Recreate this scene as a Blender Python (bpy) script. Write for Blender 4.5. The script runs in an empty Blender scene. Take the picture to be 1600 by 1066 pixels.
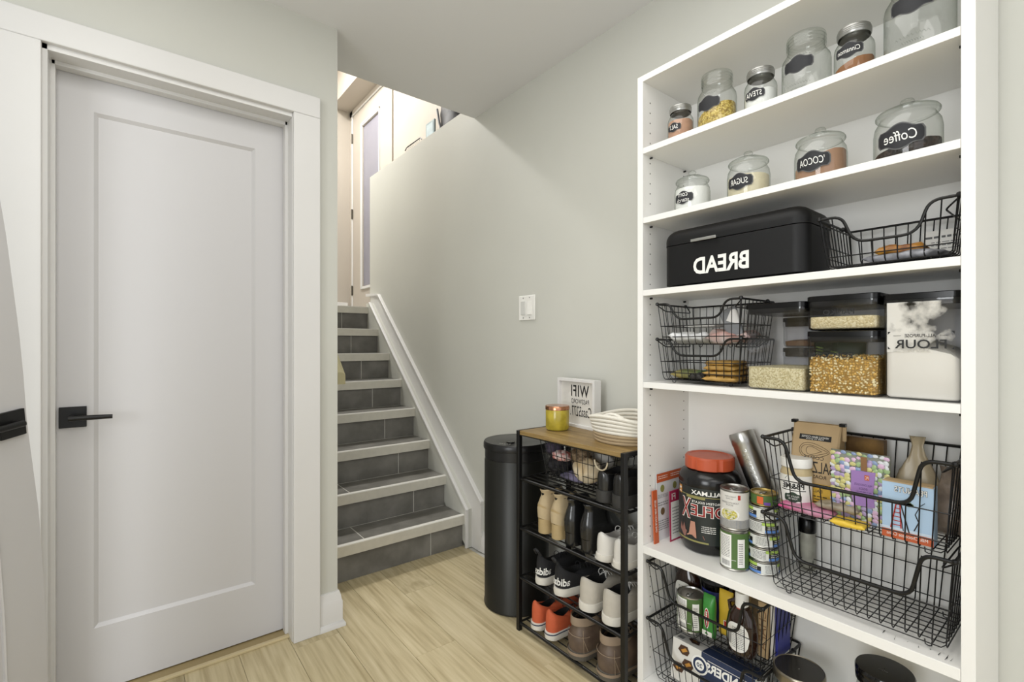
import bpy, bmesh, math, random
from mathutils import Vector, Matrix, noise
random.seed(7)
SC = bpy.context.scene
COL = SC.collection
PI = math.pi

# ------------------------------------------------------------ camera, world, lights, exposure
cam = bpy.data.cameras.new('camera'); camo = bpy.data.objects.new('camera', cam); COL.objects.link(camo)
cam.sensor_width = 36; cam.lens = 753 / 1600 * 36; cam.shift_y = 7 / 1600; cam.clip_start = .02
camo.location = (0, 0, 1.14); camo.rotation_euler = (PI / 2, 0, -math.atan2(.6198, .7848))
SC.camera = camo
SC.view_settings.view_transform = 'Standard'; SC.view_settings.look = 'None'
SC.view_settings.gamma = 1; SC.view_settings.use_curve_mapping = False
SC.view_settings.exposure = 0.29
w = bpy.data.worlds.new('world'); SC.world = w; w.use_nodes = True
w.node_tree.nodes['Background'].inputs[0].default_value = (.97, .98, 1, 1)
w.node_tree.nodes['Background'].inputs[1].default_value = 1.05


def area(name, loc, rot, sx, sy, power, col=(1, .96, .9)):
    l = bpy.data.lights.new(name, 'AREA'); l.shape = 'RECTANGLE'; l.size = sx; l.size_y = sy
    l.energy = power; l.color = col
    o = bpy.data.objects.new(name, l); COL.objects.link(o); o.location = loc; o.rotation_euler = rot
    return o


area('ceiling_lamp', (.3, .7, 2.41), (0, 0, 0), 1.3, 1.3, 12, (1, .985, .95))
area('ceiling_lamp_rear', (-.5, -1.2, 2.41), (0, 0, 0), 1.3, 1.3, 12, (1, .985, .95))
area('left_fill', (-2.6, -.2, 1.4), (math.radians(90), 0, math.radians(-90)), 1.4, 1.5, 44, (.94, .97, 1))  # added soft fill from the unseen left side; no window stands here
area('stairwell_lamp', (.86, 3.95, 3.86), (0, 0, 0), .3, .3, 42, (1, .98, .96))
area('landing_lamp', (1.1, 4.5, 3.85), (0, 0, 0), .5, .5, 4, (1, .97, .93))


# ------------------------------------------------------------ materials
def lin(c):
    if isinstance(c, str):
        c = c.lstrip('#'); c = [int(c[i:i + 2], 16) / 255 for i in (0, 2, 4)]
    return tuple(((x + .055) / 1.055) ** 2.4 if x > .04045 else x / 12.92 for x in c) + (1,)


MATS = {}


def mat(name, col, rough=.5, metal=0, var=.0, vscale=8, bump=0, bscale=60, col2=None, spec=.5, coat=0):
    if name in MATS: return MATS[name]
    m = bpy.data.materials.new(name); m.use_nodes = True; MATS[name] = m
    nt = m.node_tree; N = nt.nodes; L = nt.links; b = N['Principled BSDF']
    b.inputs['Base Color'].default_value = lin(col); b.inputs['Roughness'].default_value = rough
    b.inputs['Metallic'].default_value = metal; b.inputs['Specular IOR Level'].default_value = spec
    b.inputs['Coat Weight'].default_value = coat
    tc = N.new('ShaderNodeTexCoord')
    if col2 or var:
        n = N.new('ShaderNodeTexNoise'); n.inputs['Scale'].default_value = vscale; n.inputs['Detail'].default_value = 5
        L.new(tc.outputs['Object'], n.inputs['Vector'])
        r = N.new('ShaderNodeValToRGB'); L.new(n.outputs['Fac'], r.inputs[0])
        c = lin(col); c2 = lin(col2) if col2 else tuple(x * (1 - var) for x in c[:3]) + (1,)
        r.color_ramp.elements[0].position = .35; r.color_ramp.elements[1].position = .65
        r.color_ramp.elements[0].color = c2; r.color_ramp.elements[1].color = c
        L.new(r.outputs[0], b.inputs['Base Color'])
    if bump:
        n2 = N.new('ShaderNodeTexNoise'); n2.inputs['Scale'].default_value = bscale; n2.inputs['Detail'].default_value = 3
        L.new(tc.outputs['Object'], n2.inputs['Vector'])
        bp = N.new('ShaderNodeBump'); bp.inputs['Strength'].default_value = bump; bp.inputs['Distance'].default_value = .002
        L.new(n2.outputs['Fac'], bp.inputs['Height']); L.new(bp.outputs[0], b.inputs['Normal'])
    return m


def vor(name, cols, scale=200, rough=.6, bump=.4):
    m = bpy.data.materials.new(name); m.use_nodes = True; MATS[name] = m
    nt = m.node_tree; N = nt.nodes; L = nt.links; b = N['Principled BSDF']; b.inputs['Roughness'].default_value = rough
    tc = N.new('ShaderNodeTexCoord'); v = N.new('ShaderNodeTexVoronoi'); v.inputs['Scale'].default_value = scale
    L.new(tc.outputs['Object'], v.inputs['Vector'])
    s = N.new('ShaderNodeSeparateColor'); L.new(v.outputs['Color'], s.inputs[0])
    r = N.new('ShaderNodeValToRGB'); r.color_ramp.interpolation = 'CONSTANT'; L.new(s.outputs[0], r.inputs[0])
    e = r.color_ramp.elements; e[0].color = lin(cols[0]); e[1].position = 1 / len(cols); e[1].color = lin(cols[1])
    for i, c in enumerate(cols[2:]):
        x = e.new((i + 2) / len(cols)); x.color = lin(c)
    L.new(r.outputs[0], b.inputs['Base Color'])
    bp = N.new('ShaderNodeBump'); bp.inputs['Strength'].default_value = bump; bp.inputs['Distance'].default_value = .002; bp.invert = True
    L.new(v.outputs['Distance'], bp.inputs['Height']); L.new(bp.outputs[0], b.inputs['Normal'])
    return m


def thin_glass(name, tint='#eef2ee', edge='#b4bcb2', refl=.5, power=3.0):
    m = bpy.data.materials.new(name); m.use_nodes = True; MATS[name] = m
    nt = m.node_tree; N = nt.nodes; L = nt.links; N.remove(N['Principled BSDF'])
    out = N['Material Output']
    lw = N.new('ShaderNodeLayerWeight'); lw.inputs['Blend'].default_value = .5
    p = N.new('ShaderNodeMath'); p.operation = 'POWER'; p.inputs[1].default_value = power; L.new(lw.outputs['Facing'], p.inputs[0])
    mc = N.new('ShaderNodeMix'); mc.data_type = 'RGBA'
    mc.inputs[6].default_value = lin(tint); mc.inputs[7].default_value = lin(edge); L.new(p.outputs[0], mc.inputs[0])
    tr = N.new('ShaderNodeBsdfTransparent'); L.new(mc.outputs[2], tr.inputs[0])
    gl = N.new('ShaderNodeBsdfGlossy'); gl.inputs['Roughness'].default_value = .04
    f = N.new('ShaderNodeMath'); f.operation = 'MULTIPLY_ADD'; f.inputs[1].default_value = refl; f.inputs[2].default_value = .05
    L.new(p.outputs[0], f.inputs[0])
    mx = N.new('ShaderNodeMixShader'); L.new(f.outputs[0], mx.inputs[0]); L.new(tr.outputs[0], mx.inputs[1]); L.new(gl.outputs[0], mx.inputs[2])
    L.new(mx.outputs[0], out.inputs[0])
    return m


def wood_mat(name, c1, c2, c3, axis=1, scale=1.0, rough=.5, rnd=True):
    m = bpy.data.materials.new(name); m.use_nodes = True; MATS[name] = m
    nt = m.node_tree; N = nt.nodes; L = nt.links; b = N['Principled BSDF']; b.inputs['Roughness'].default_value = rough
    tc = N.new('ShaderNodeTexCoord'); oi = N.new('ShaderNodeObjectInfo')
    add = N.new('ShaderNodeVectorMath'); add.operation = 'MULTIPLY_ADD'
    cb = N.new('ShaderNodeCombineXYZ')
    for i in range(3): L.new(oi.outputs['Random'], cb.inputs[i])
    add.inputs[1].default_value = (37, 53, 11); L.new(cb.outputs[0], add.inputs[0]); L.new(tc.outputs['Object'], add.inputs[2])
    mp = N.new('ShaderNodeMapping'); s = [14 * scale] * 3; s[axis] = 1.3 * scale; mp.inputs['Scale'].default_value = s
    L.new(add.outputs[0], mp.inputs['Vector'])
    n = N.new('ShaderNodeTexNoise'); n.inputs['Scale'].default_value = 1.0; n.inputs['Detail'].default_value = 3; n.inputs['Distortion'].default_value = 1.2
    L.new(mp.outputs[0], n.inputs['Vector'])
    mp2 = N.new('ShaderNodeMapping'); s = [90 * scale] * 3; s[axis] = 3.5 * scale; mp2.inputs['Scale'].default_value = s
    L.new(add.outputs[0], mp2.inputs['Vector'])
    n2 = N.new('ShaderNodeTexNoise'); n2.inputs['Scale'].default_value = 1.0; n2.inputs['Detail'].default_value = 4
    L.new(mp2.outputs[0], n2.inputs['Vector'])
    # growth-ring bands
    mu = N.new('ShaderNodeMath'); mu.operation = 'MULTIPLY'; mu.inputs[1].default_value = 22; L.new(n.outputs['Fac'], mu.inputs[0])
    sn = N.new('ShaderNodeMath'); sn.operation = 'SINE'; L.new(mu.outputs[0], sn.inputs[0])
    ab = N.new('ShaderNodeMath'); ab.operation = 'MULTIPLY_ADD'; ab.inputs[1].default_value = .07; L.new(sn.outputs[0], ab.inputs[0]); L.new(n2.outputs['Fac'], ab.inputs[2])
    r = N.new('ShaderNodeValToRGB'); L.new(ab.outputs[0], r.inputs[0])
    e = r.color_ramp.elements; e[0].position = .2; e[0].color = lin(c3); e[1].position = .78; e[1].color = lin(c1)
    x = e.new(.5); x.color = lin(c2)
    if rnd:
        hs = N.new('ShaderNodeHueSaturation'); mr = N.new('ShaderNodeMapRange'); mr.inputs['To Min'].default_value = .86; mr.inputs['To Max'].default_value = 1.1
        L.new(oi.outputs['Random'], mr.inputs['Value']); L.new(mr.outputs[0], hs.inputs['Value']); L.new(r.outputs[0], hs.inputs['Color'])
        L.new(hs.outputs[0], b.inputs['Base Color'])
    else: L.new(r.outputs[0], b.inputs['Base Color'])
    bp = N.new('ShaderNodeBump'); bp.inputs['Strength'].default_value = .12; bp.inputs['Distance'].default_value = .002
    L.new(ab.outputs[0], bp.inputs['Height']); L.new(bp.outputs[0], b.inputs['Normal'])
    return m


WALL = mat('wall_paint', '#cbcbc3', .55, var=.03, vscale=2, bump=.06, bscale=300)
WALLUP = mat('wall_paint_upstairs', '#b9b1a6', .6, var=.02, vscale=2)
CEIL = mat('ceiling_paint', '#e6e6e7', .8, bump=.05, bscale=300)
TRIM = mat('white_trim', '#dddcda', .35, var=.02, vscale=3)
DOORM = mat('door_white', '#cbcacb', .38, bump=.04, bscale=120)
MELA = mat('white_melamine', '#edece8', .35, var=.015, vscale=3)
BLK = mat('black_metal', '#141414', .38, .3)
BLKW = mat('black_wire', '#101010', .4, .2)
BLKP = mat('black_plastic', '#070708', .25, spec=.3)
MATTE = mat('matte_black_enamel', '#0d0d0e', .5, 0, spec=.3, bump=.05, bscale=400)
STEEL = mat('brushed_steel', '#b9b8b4', .28, 1, var=.15, vscale=20)
SILV = mat('silver_lid', '#a9a9a6', .35, .9)
NOSE = mat('nosing_aluminium', '#d9d6cb', .35, .25, var=.06, vscale=30)
TILE = mat('slate_tile', '#7f7d77', .5, col2='#686660', vscale=9, bump=.12, bscale=90)
GROUT = mat('grout', '#c9c7bf', .8)
GLASS = thin_glass('jar_glass', '#fbfcfb', '#b9c0b6')
CLEAR = thin_glass('clear_plastic', '#fcfcfd', '#b4b7ba', .45, 2.6)
INK = mat('black_ink', '#161616', .6)
GREY = mat('grey_ink', '#5f5f5f', .6)
WHT = mat('white_print', '#ecebe6', .55)
CHALK = mat('chalkboard_label', '#1c1d22', .6, var=.2, vscale=60)
PAPER = mat('white_paper', '#e4e2dc', .6)
RED = mat('red_print', '#b02a20', .5)
ORNG = mat('orange_plastic', '#bd5330', .4, var=.08, vscale=30)
ORC = mat('orange_card', '#bf5a30', .5)
GRN = mat('green_print', '#4d6b36', .5)
LIME = mat('lime_print', '#a9c65a', .5)
BLUE = mat('blue_print', '#5b86c9', .5)
NAVY = mat('navy_print', '#22304f', .5)
YEL = mat('yellow_print', '#dcb93a', .45, bump=.4, bscale=30)
KRAFT = mat('kraft_paper', '#b99f78', .7, var=.06, vscale=25, bump=.3, bscale=25)
BROWN = mat('brown_card', '#8a6440', .7, var=.15, vscale=20)
FLOORM = wood_mat('oak_plank', '#cfc2a1', '#c0b28e', '#a49470', 1, .8, .42)
RACKW = wood_mat('rustic_board', '#a98f5e', '#8b7245', '#63502f', 1, 1.6, .45, False)


# ------------------------------------------------------------ mesh helpers
class MB:
    def __init__(s): s.v = []; s.f = []; s.m = []

    def add(s, vs, fs, m=0):
        n = len(s.v); s.v += [tuple(p) for p in vs]; s.f += [tuple(i + n for i in f) for f in fs]; s.m += [m] * len(fs); return s

    def box(s, x0, y0, z0, x1, y1, z1, m=0):
        x0, x1 = sorted((x0, x1)); y0, y1 = sorted((y0, y1)); z0, z1 = sorted((z0, z1))
        v = [(x, y, z) for z in (z0, z1) for x, y in ((x0, y0), (x1, y0), (x1, y1), (x0, y1))]
        return s.add(v, [(3, 2, 1, 0), (4, 5, 6, 7), (0, 1, 5, 4), (1, 2, 6, 5), (2, 3, 7, 6), (3, 0, 4, 7)], m)

    def prism(s, poly, axis, a, b, m=0):
        def P(p, t):
            q = list(p); q.insert(axis, t); return tuple(q)
        n = len(poly); v = [P(p, a) for p in poly] + [P(p, b) for p in poly]
        return s.add(v, [tuple(range(n))[::-1], tuple(range(n, 2 * n))] + [(i, (i + 1) % n, n + (i + 1) % n, n + i) for i in range(n)], m)

    def loft(s, rings, c0=True, c1=True, m=0, closed=True):
        n = len(rings[0]); v = [p for r in rings for p in r]; f = []
        for k in range(len(rings) - 1):
            for i in range(n if closed else n - 1):
                j = (i + 1) % n; f.append((k * n + i, k * n + j, (k + 1) * n + j, (k + 1) * n + i))
        if c0: f.append(tuple(range(n))[::-1])
        if c1: f.append(tuple(range((len(rings) - 1) * n, len(rings) * n)))
        return s.add(v, f, m)

    def lathe(s, prof, c=(0, 0), seg=32, m=0, cap0=False, cap1=False):
        return s.loft([[(c[0] + r * math.cos(2 * PI * i / seg), c[1] + r * math.sin(2 * PI * i / seg), z) for i in range(seg)] for r, z in prof], cap0, cap1, m)

    def tube(s, pts, r, seg=6, m=0, closed=False):
        pts = [Vector(p) for p in pts]; n = len(pts); rings = []; up = None
        for i in range(n):
            a = pts[i - 1] if (i > 0 or closed) else pts[i]; b = pts[(i + 1) % n] if (i < n - 1 or closed) else pts[i]
            t = (b - a).normalized()
            if up is None: up = Vector((0, 0, 1)) if abs(t.z) < .9 else Vector((1, 0, 0))
            side = t.cross(up)
            if side.length < 1e-4: up = Vector((1, .3, .1)); side = t.cross(up)
            side.normalize(); up = side.cross(t).normalized()
            rr = r[i] if isinstance(r, (list, tuple)) else r
            rings.append([pts[i] + side * rr * math.cos(2 * PI * k / seg) + up * rr * math.sin(2 * PI * k / seg) for k in range(seg)])
        if closed: rings.append(rings[0]); return s.loft(rings, False, False, m)
        return s.loft(rings, True, True, m)

    def wire(s, a, b, r, m=0): return s.tube([a, b], r, 4, m)

    def build(s, name, mats, parent=None, smooth=True, bevel=0, off=None, ang=40, kind=None, label=None, subsurf=0):
        me = bpy.data.meshes.new(name)
        o_ = Vector(off) if off is not None else Vector((0, 0, 0))
        me.from_pydata([Vector(p) - o_ for p in s.v], [], s.f)
        if not isinstance(mats, (list, tuple)): mats = [mats]
        for m_ in mats: me.materials.append(m_)
        me.polygons.foreach_set('material_index', s.m)
        if smooth:
            me.polygons.foreach_set('use_smooth', [True] * len(s.f)); me.update(); me.set_sharp_from_angle(angle=math.radians(ang))
        me.update()
        o = bpy.data.objects.new(name, me); COL.objects.link(o)
        if parent: o.parent = parent
        if bevel:
            b = o.modifiers.new('bevel', 'BEVEL'); b.width = bevel; b.segments = 2; b.limit_method = 'ANGLE'; b.harden_normals = False
        if subsurf:
            b = o.modifiers.new('subsurf', 'SUBSURF'); b.levels = subsurf; b.render_levels = subsurf
        if kind: o['kind'] = kind
        if label: o['label'] = label
        return o


def fixn(o):
    bm = bmesh.new(); bm.from_mesh(o.data); bmesh.ops.recalc_face_normals(bm, faces=bm.faces); bm.to_mesh(o.data); bm.free(); return o


def tag(o, label, cat, group=None):
    o['label'] = label; o['category'] = cat
    if group: o['group'] = group
    return o


def thing(name, label, cat, loc=(0, 0, 0), rz=0, group=None):
    o = bpy.data.objects.new(name, None); COL.objects.link(o); o.location = loc; o.rotation_euler = (0, 0, rz); o.empty_display_size = .05
    return tag(o, label, cat, group)


def struct(name, mb, m, parent=None, **k):
    o = mb.build(name, m, parent, **k)
    if not parent: o['kind'] = 'structure'
    return o


def copy_tree(o, loc=None, rz=None, parent=None, label=None, mirror=False):
    c = o.copy(); COL.objects.link(c)
    if parent: c.parent = parent
    if loc: c.location = loc
    if rz is not None: c.rotation_euler = (0, 0, rz)
    if label: c['label'] = label
    if mirror: c.scale = (1, -1, 1)
    for ch in list(o.children): copy_tree(ch, parent=c)
    return c


def rr(hx, hy, r, z, cx=0, cy=0, n=4):
    r = min(r, hx * .999, hy * .999); p = []
    for k, (sx, sy) in enumerate(((1, 1), (-1, 1), (-1, -1), (1, -1))):
        for i in range(n + 1):
            a = PI / 2 * k + PI / 2 * i / n
            p.append((cx + sx * (hx - r) + r * math.cos(a), cy + sy * (hy - r) + r * math.sin(a), z))
    return p


_tc = {}


def glyphs(s, bold=0., shear=0., space=1.):
    k = (s, bold, shear, space)
    if k in _tc: return _tc[k]
    c = bpy.data.curves.new('t', 'FONT'); c.body = s; c.resolution_u = 3; c.offset = bold; c.shear = shear; c.space_character = space
    o = bpy.data.objects.new('t', c); COL.objects.link(o)
    dg = bpy.context.evaluated_depsgraph_get(); me = bpy.data.meshes.new_from_object(o.evaluated_get(dg))
    v = [(p.co.x, p.co.y) for p in me.vertices]; f = [tuple(p.vertices) for p in me.polygons]
    bpy.data.objects.remove(o); bpy.data.curves.remove(c); bpy.data.meshes.remove(me)
    xs = [p[0] for p in v]; ys = [p[1] for p in v]; x0, x1, y0, y1 = min(xs), max(xs), min(ys), max(ys)
    v = [((x - x0) / (x1 - x0) - .5, (y - y0) / (y1 - y0) - .5) for x, y in v]
    _tc[k] = (v, f); return _tc[k]


def put_text(mb, s, w, h, fn, cu=0, cv=0, m=0, **k):
    v, f = glyphs(s, **k); mb.add([fn(cu + x * w, cv + y * h) for x, y in v], f, m)


def rect(mb, fn, u0, v0, u1, v1, m=0, n=1):
    vs = []
    for i in range(n + 1):
        u = u0 + (u1 - u0) * i / n; vs += [fn(u, v0), fn(u, v1)]
    mb.add(vs, [(2 * i, 2 * i + 2, 2 * i + 3, 2 * i + 1) for i in range(n)], m)


def lines(mb, fn, u0, v0, u1, v1, rows, m=0, fill=.45, n=1):      # rows of small print, each broken into word blocks
    for k in range(rows):
        v = v1 - (k + .5) * (v1 - v0) / rows; hh = (v1 - v0) / rows * fill / 2; u = u0
        while u < u1 - 1e-6:
            wd = random.uniform(.08, .22) * (u1 - u0); e = min(u + wd, u1)
            rect(mb, fn, u, v - hh, e, v + hh, m); u = e + .035 * (u1 - u0)


def shape(mb, fn, pts, m=0): mb.add([fn(*p) for p in pts], [tuple(range(len(pts)))], m)


def disc(mb, fn, cu, cv, ru, rv, m=0, n=14): shape(mb, fn, [(cu + ru * math.cos(2 * PI * i / n), cv + rv * math.sin(2 * PI * i / n)) for i in range(n)], m)


def cyl(r, a0=0., c=(0, 0)):     # front of a cylinder facing -X; u runs towards +Y so that print reads mirrored as in the photograph
    return lambda u, v: (c[0] - r * math.cos(a0 + u / r), c[1] + r * math.sin(a0 + u / r), v)


def flat(x, y0=0, z0=0): return lambda u, v: (x, y0 + u, z0 + v)


# ------------------------------------------------------------ room shell
XW = 1.53; YD = 1.985; CH = 2.43
fl = struct('floor', MB().box(-3, -2.5, -.08, XW + .3, 2.6, -.006), GROUT, smooth=False)
pk = MB().box(-.0835, -.6, -.006, .0835, .6, .0).build('plank', FLOORM, fl, bevel=.0012)
first = True
for i in range(-21, 5):
    xc = .815 + .084 + i * .168
    if xc > 1.52 or xc < -1.6: continue
    oy = (i * .437) % 1.2
    for j in range(-2, 4):
        yc = -.2 + oy + j * 1.2 - 1.2
        if yc - .6 > 2.33 or yc + .6 < -1.4: continue
        o = pk if first else pk.copy()
        if not first: COL.objects.link(o); o.parent = fl
        first = False
        y1 = min(yc + .6, 2.42); y0 = yc - .6
        o.location = (xc, (y0 + y1) / 2, 0); o.scale = (1, (y1 - y0) / 1.2, 1)
struct('ceiling', MB().box(-3, -2.5, CH, XW, 2.28, CH + .16), CEIL, smooth=False)
# right wall with the ledge of the upper level
struct('wall_right', MB().box(XW, -2.5, -.08, 1.774, 3.811, 2.515), WALL, smooth=False)
struct('wall_right_upper', MB().box(1.774, -2.5, -.08, 1.86, 3.895, 3.9).box(1.80, 3.88, 1.3, 1.86, 3.94, 3.9).box(1.774, 3.895, 3.485, 1.86, 5.0, 3.9).box(1.774, 4.88, 1.3, 1.86, 5.0, 3.9), WALLUP, smooth=False)
# wall with the door
struct('wall_back', MB().box(-3, YD, -.08, -.215, 2.1, CH).box(.5, YD, -.08, .66, 2.35, CH).box(-.215, YD, 2.045, .5, 2.1, CH).box(-.3, 2.1, -.08, .5, 2.13, CH), WALL, smooth=False)
struct('wall_stair_left', MB().box(.56, 2.35, -.08, .66, 5.0, 3.9).box(.56, 2.2, CH + .16, .66, 2.35, 3.9), WALL, smooth=False)
struct('wall_landing_far', MB().box(.56, 4.95, 1.3, 1.9, 5.05, 3.9), WALLUP, smooth=False)
struct('wall_stairwell_near', MB().box(.56, 2.18, CH + .16, 1.8, 2.27, 3.9), WALLUP, smooth=False)
struct('ceiling_stairwell', MB().box(.56, 2.18, 3.88, 1.9, 5.05, 3.95), WALLUP, smooth=False)
struct('trim_1', MB().box(1.585, 3.95, 3.545, 1.774, 4.95, 3.88), WALLUP, smooth=False)
# landing
struct('floor_landing', MB().box(.66, 3.75, 1.25, 1.774, 4.95, 1.44), GROUT, smooth=False)
struct('wall_left', MB().box(-3.1, -2.5, -.08, -3, 2.1, CH), WALL, smooth=False)


def baseprof(t=.016, h=.11): return [(0, 0), (t, 0), (t, h * .72), (t * .75, h * .78), (t * .55, h * .9), (t * .3, h), (0, h)]


# baseboards
mb = MB(); mb.prism([(XW - a, b) for a, b in baseprof()], 1, .98, 2.19); struct('baseboard_right', mb, TRIM)
mb = MB(); mb.prism([(XW - a, b) for a, b in baseprof()], 1, -2.5, .165); struct('baseboard_right_near', mb, TRIM)
mb = MB()
BP = [(0, 0), (.016, 0), (.016, .1), (.013, .108), (.011, .122), (.006, .14), (0, .142)]
mb.loft([[(.582, YD - a, b) for a, b in BP], [(.66 + a, YD - a, b) for a, b in BP], [(.66 + a, 2.33, b) for a, b in BP]])
struct('baseboard_pier', mb, TRIM)
mb = MB().loft([[(.58, YD - .016, 0), (.58, YD - .026, 0), (.58, YD - .026, .012), (.58, YD - .02, .02), (.58, YD - .016, .022)],
               [(.676, YD - .016, 0), (.686, YD - .026, 0), (.686, YD - .026, .012), (.68, YD - .02, .02), (.676, YD - .016, .022)],
               [(.676, 2.32, 0), (.686, 2.32, 0), (.686, 2.32, .012), (.68, 2.32, .02), (.676, 2.32, .022)]])
struct('trim_2', mb, TRIM)
struct('baseboard_landing', MB().box(.66, 4.935, 1.44, 1.75, 4.95, 1.58), TRIM, bevel=.004)

# ------------------------------------------------------------ closed door (door_1)
D1 = bpy.data.objects.new('door_1', None); COL.objects.link(D1); D1['kind'] = 'structure'
DX0, DX1, DYF = -.193, .482, 2.072
mb = MB()
px0, px1, pz0, pz1 = -.096, .375, .219, 1.899          # shaker panel
mb.box(DX0, DYF, .012, px0, DYF + .04, 2.015).box(px1, DYF, .012, DX1, DYF + .04, 2.015)
mb.box(px0, DYF, .012, px1, DYF + .04, pz0).box(px0, DYF, pz1, px1, DYF + .04, 2.015)
mb.build('door_leaf', DOORM, D1, smooth=False)
mb = MB()
a = [(px0, pz0), (px1, pz0), (px1, pz1), (px0, pz1)]; g = .011
b = [(px0 + g, pz0 + g), (px1 - g, pz0 + g), (px1 - g, pz1 - g), (px0 + g, pz1 - g)]
mb.add([(x, DYF, z) for x, z in a] + [(x, DYF + .009, z) for x, z in b], [(0, 1, 5, 4), (1, 2, 6, 5), (2, 3, 7, 6), (3, 0, 4, 7), (4, 5, 6, 7)])
mb.build('door_panel', DOORM, D1, smooth=False)
mb = MB()       # jamb with stop
mb.box(DX0 - .022, 1.975, 0, DX0 - .002, 2.10, 2.04).box(DX1 + .002, 1.975, 0, DX1 + .022, 2.10, 2.04).box(DX0 - .022, 1.975, 2.018, DX1 + .022, 2.10, 2.04)
mb.box(DX0 - .004, 2.035, 0, DX0 + .009, DYF - .002, 2.02).box(DX1 - .009, 2.035, 0, DX1 + .004, DYF - .002, 2.02).box(DX0, 2.035, 2.006, DX1, DYF - .002, 2.02)
mb.build('door_jamb', TRIM, D1, smooth=False, bevel=.001)
for nm, x0, x1 in (('l', -.315, DX0 - .014), ('r', .486, .585)):
    MB().box(x0, 1.958, 0, x1, YD, 2.034).build('door_casing', TRIM, D1, smooth=False, bevel=.003)
MB().box(-.315, 1.958, 2.034, .585, YD, 2.115).build('door_casing', TRIM, D1, smooth=False, bevel=.003)
MB().box(DX0 - .02, 2.03, 0, DX1 + .02, 2.12, .007).build('threshold', mat('threshold_wood', '#9c8a62', .5), D1, smooth=False)
MB().box(DX0 - .02, 2.012, 0, DX1 + .02, 2.03, .009).build('threshold_strip', mat('threshold_strip', '#c9b992', .4), D1, smooth=False, bevel=.002)


def lever(parent, loc, rz, rot_y=0, sgn=1, st=.048):
    h = MB().box(-.033, -.008, -.033, .033, 0, .033).build('handle', BLK, parent, smooth=False, bevel=.001)
    h.location = loc; h.rotation_euler = (0, rot_y, rz)
    mb = MB().tube([(0, -.006, 0), (0, -st + .003, 0)], .009, 12)
    mb.tube([(-.008 * sgn, -st, 0), (.045 * sgn, -st, 0), (.098 * sgn, -st + .002, -.001)], [.0085, .0078, .0068], 12)
    l = mb.build('lever', BLK, h)
    return h


lever(D1, (-.146, DYF, .912), 0)

# ------------------------------------------------------------ open door at the left edge (door_2)
D2 = bpy.data.objects.new('door_2', None); COL.objects.link(D2); D2['kind'] = 'structure'
d = Vector((.565, .828, 0)).normalized(); nrm = Vector((d.y, -d.x, 0))       # nrm faces the camera side
P0 = Vector((-.2, 1.76, 0))
D2.location = P0


def dpt(s_, z, off=0): q = d * s_ + nrm * off; return (q.x, q.y, z)


def edge_s(z):      # the warped free edge: bowed inwards towards the top
    tab = [(0., .05), (.233, .042), (.472, .032), (.699, .015), (.815, -.001), (.943, -.019), (1.058, -.028), (1.172, -.040), (1.293, -.057), (1.407, -.073), (1.497, -.089), (1.6, -.11), (1.8, -.16), (2.03, -.24)]
    for (z0, s0), (z1, s1) in zip(tab, tab[1:]):
        if z <= z1: return s0 + (s1 - s0) * (z - z0) / (z1 - z0)
    return tab[-1][1]


zs = [.01 + 2.0 * i / 40 for i in range(41)]
mb = MB()
mb.loft([[dpt(-.72, z, 0), dpt(edge_s(z), z, 0), dpt(edge_s(z), z, -.036), dpt(-.72, z, -.036)] for z in zs])
fixn(mb.build('door_leaf', DOORM, D2, ang=25))
mb = MB()
pts = [dpt(-.62, .26, .002), dpt(edge_s(.26) - .115, .26, .002)] + [dpt(edge_s(z) - .115, z, .002) for z in zs[6:36]] + [dpt(-.62, 1.86, .002)]
mb.tube(pts, .004, 6); mb.build('panel_moulding', DOORM, D2)
lever(D2, dpt(-.064, .945, 0), math.atan2(d.y, d.x), -.1, -1, .024)

# ------------------------------------------------------------ staircase
ST = thing('staircase', 'staircase of eight dark slate tiled steps with pale metal nosings', 'staircase', (1.07, 2.3, 0))
so = (1.07, 2.3, 0)
R, G = .1806, .2015
Y0 = 2.325; XR = 1.477; XL = .66
SI = .0022; mb = MB(); poly = [(Y0 + SI, -.02)]
for i in range(8):
    poly += [(Y0 + SI + G * i, R * (i + 1) - .0018), (Y0 + SI + G * (i + 1), R * (i + 1) - .0018)]
poly[-1] = (Y0 + SI + G * 8 - .2, R * 8 - .001); poly.append((Y0 + SI + G * 8 - .2, -.02))
mb.prism([(y, z) for y, z in poly], 0, XL, XR); fixn(mb.build('stair_body', GROUT, ST, smooth=False, off=so))
JX = 1.275
for i in range(8):
    yf = Y0 + G * i; z0 = R * i + .001; z1 = R * (i + 1) - .052
    for x0, x1 in ((XL + .002, JX - .0024), (JX + .0024, XR)):
        MB().box(x0, yf, z0, x1, yf + .011, z1 + .01).build('riser_tile', TILE, ST, smooth=False, bevel=.0008, off=so)
    mb = MB().prism([(yf - .018, z1), (yf - .018, R * (i + 1)), (yf + .008, R * (i + 1) + .0008), (yf + .008, z1 + .045), (yf - .013, z1 + .042), (yf - .013, z1)], 0, XL + .001, XR + .003)
    fixn(mb.build('nosing', NOSE, ST, bevel=.0006, off=so))
    MB().box(XL + .001, yf - .0187, R * (i + 1) - .0035, XR + .0032, yf + .004, R * (i + 1) + .0014).build('nosing_edge', mat('nosing_bright', '#f0eee8', .25), ST, smooth=False, off=so)
    if i < 7:
        jt = .908
        for x0, x1 in ((XL + .002, jt - .003), (jt + .003, XR)):
            MB().box(x0, yf + .011, R * (i + 1) - .01, x1, yf + G - .002, R * (i + 1) - .0005).build('tread_tile', TILE, ST, smooth=False, bevel=.0008, off=so)
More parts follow.
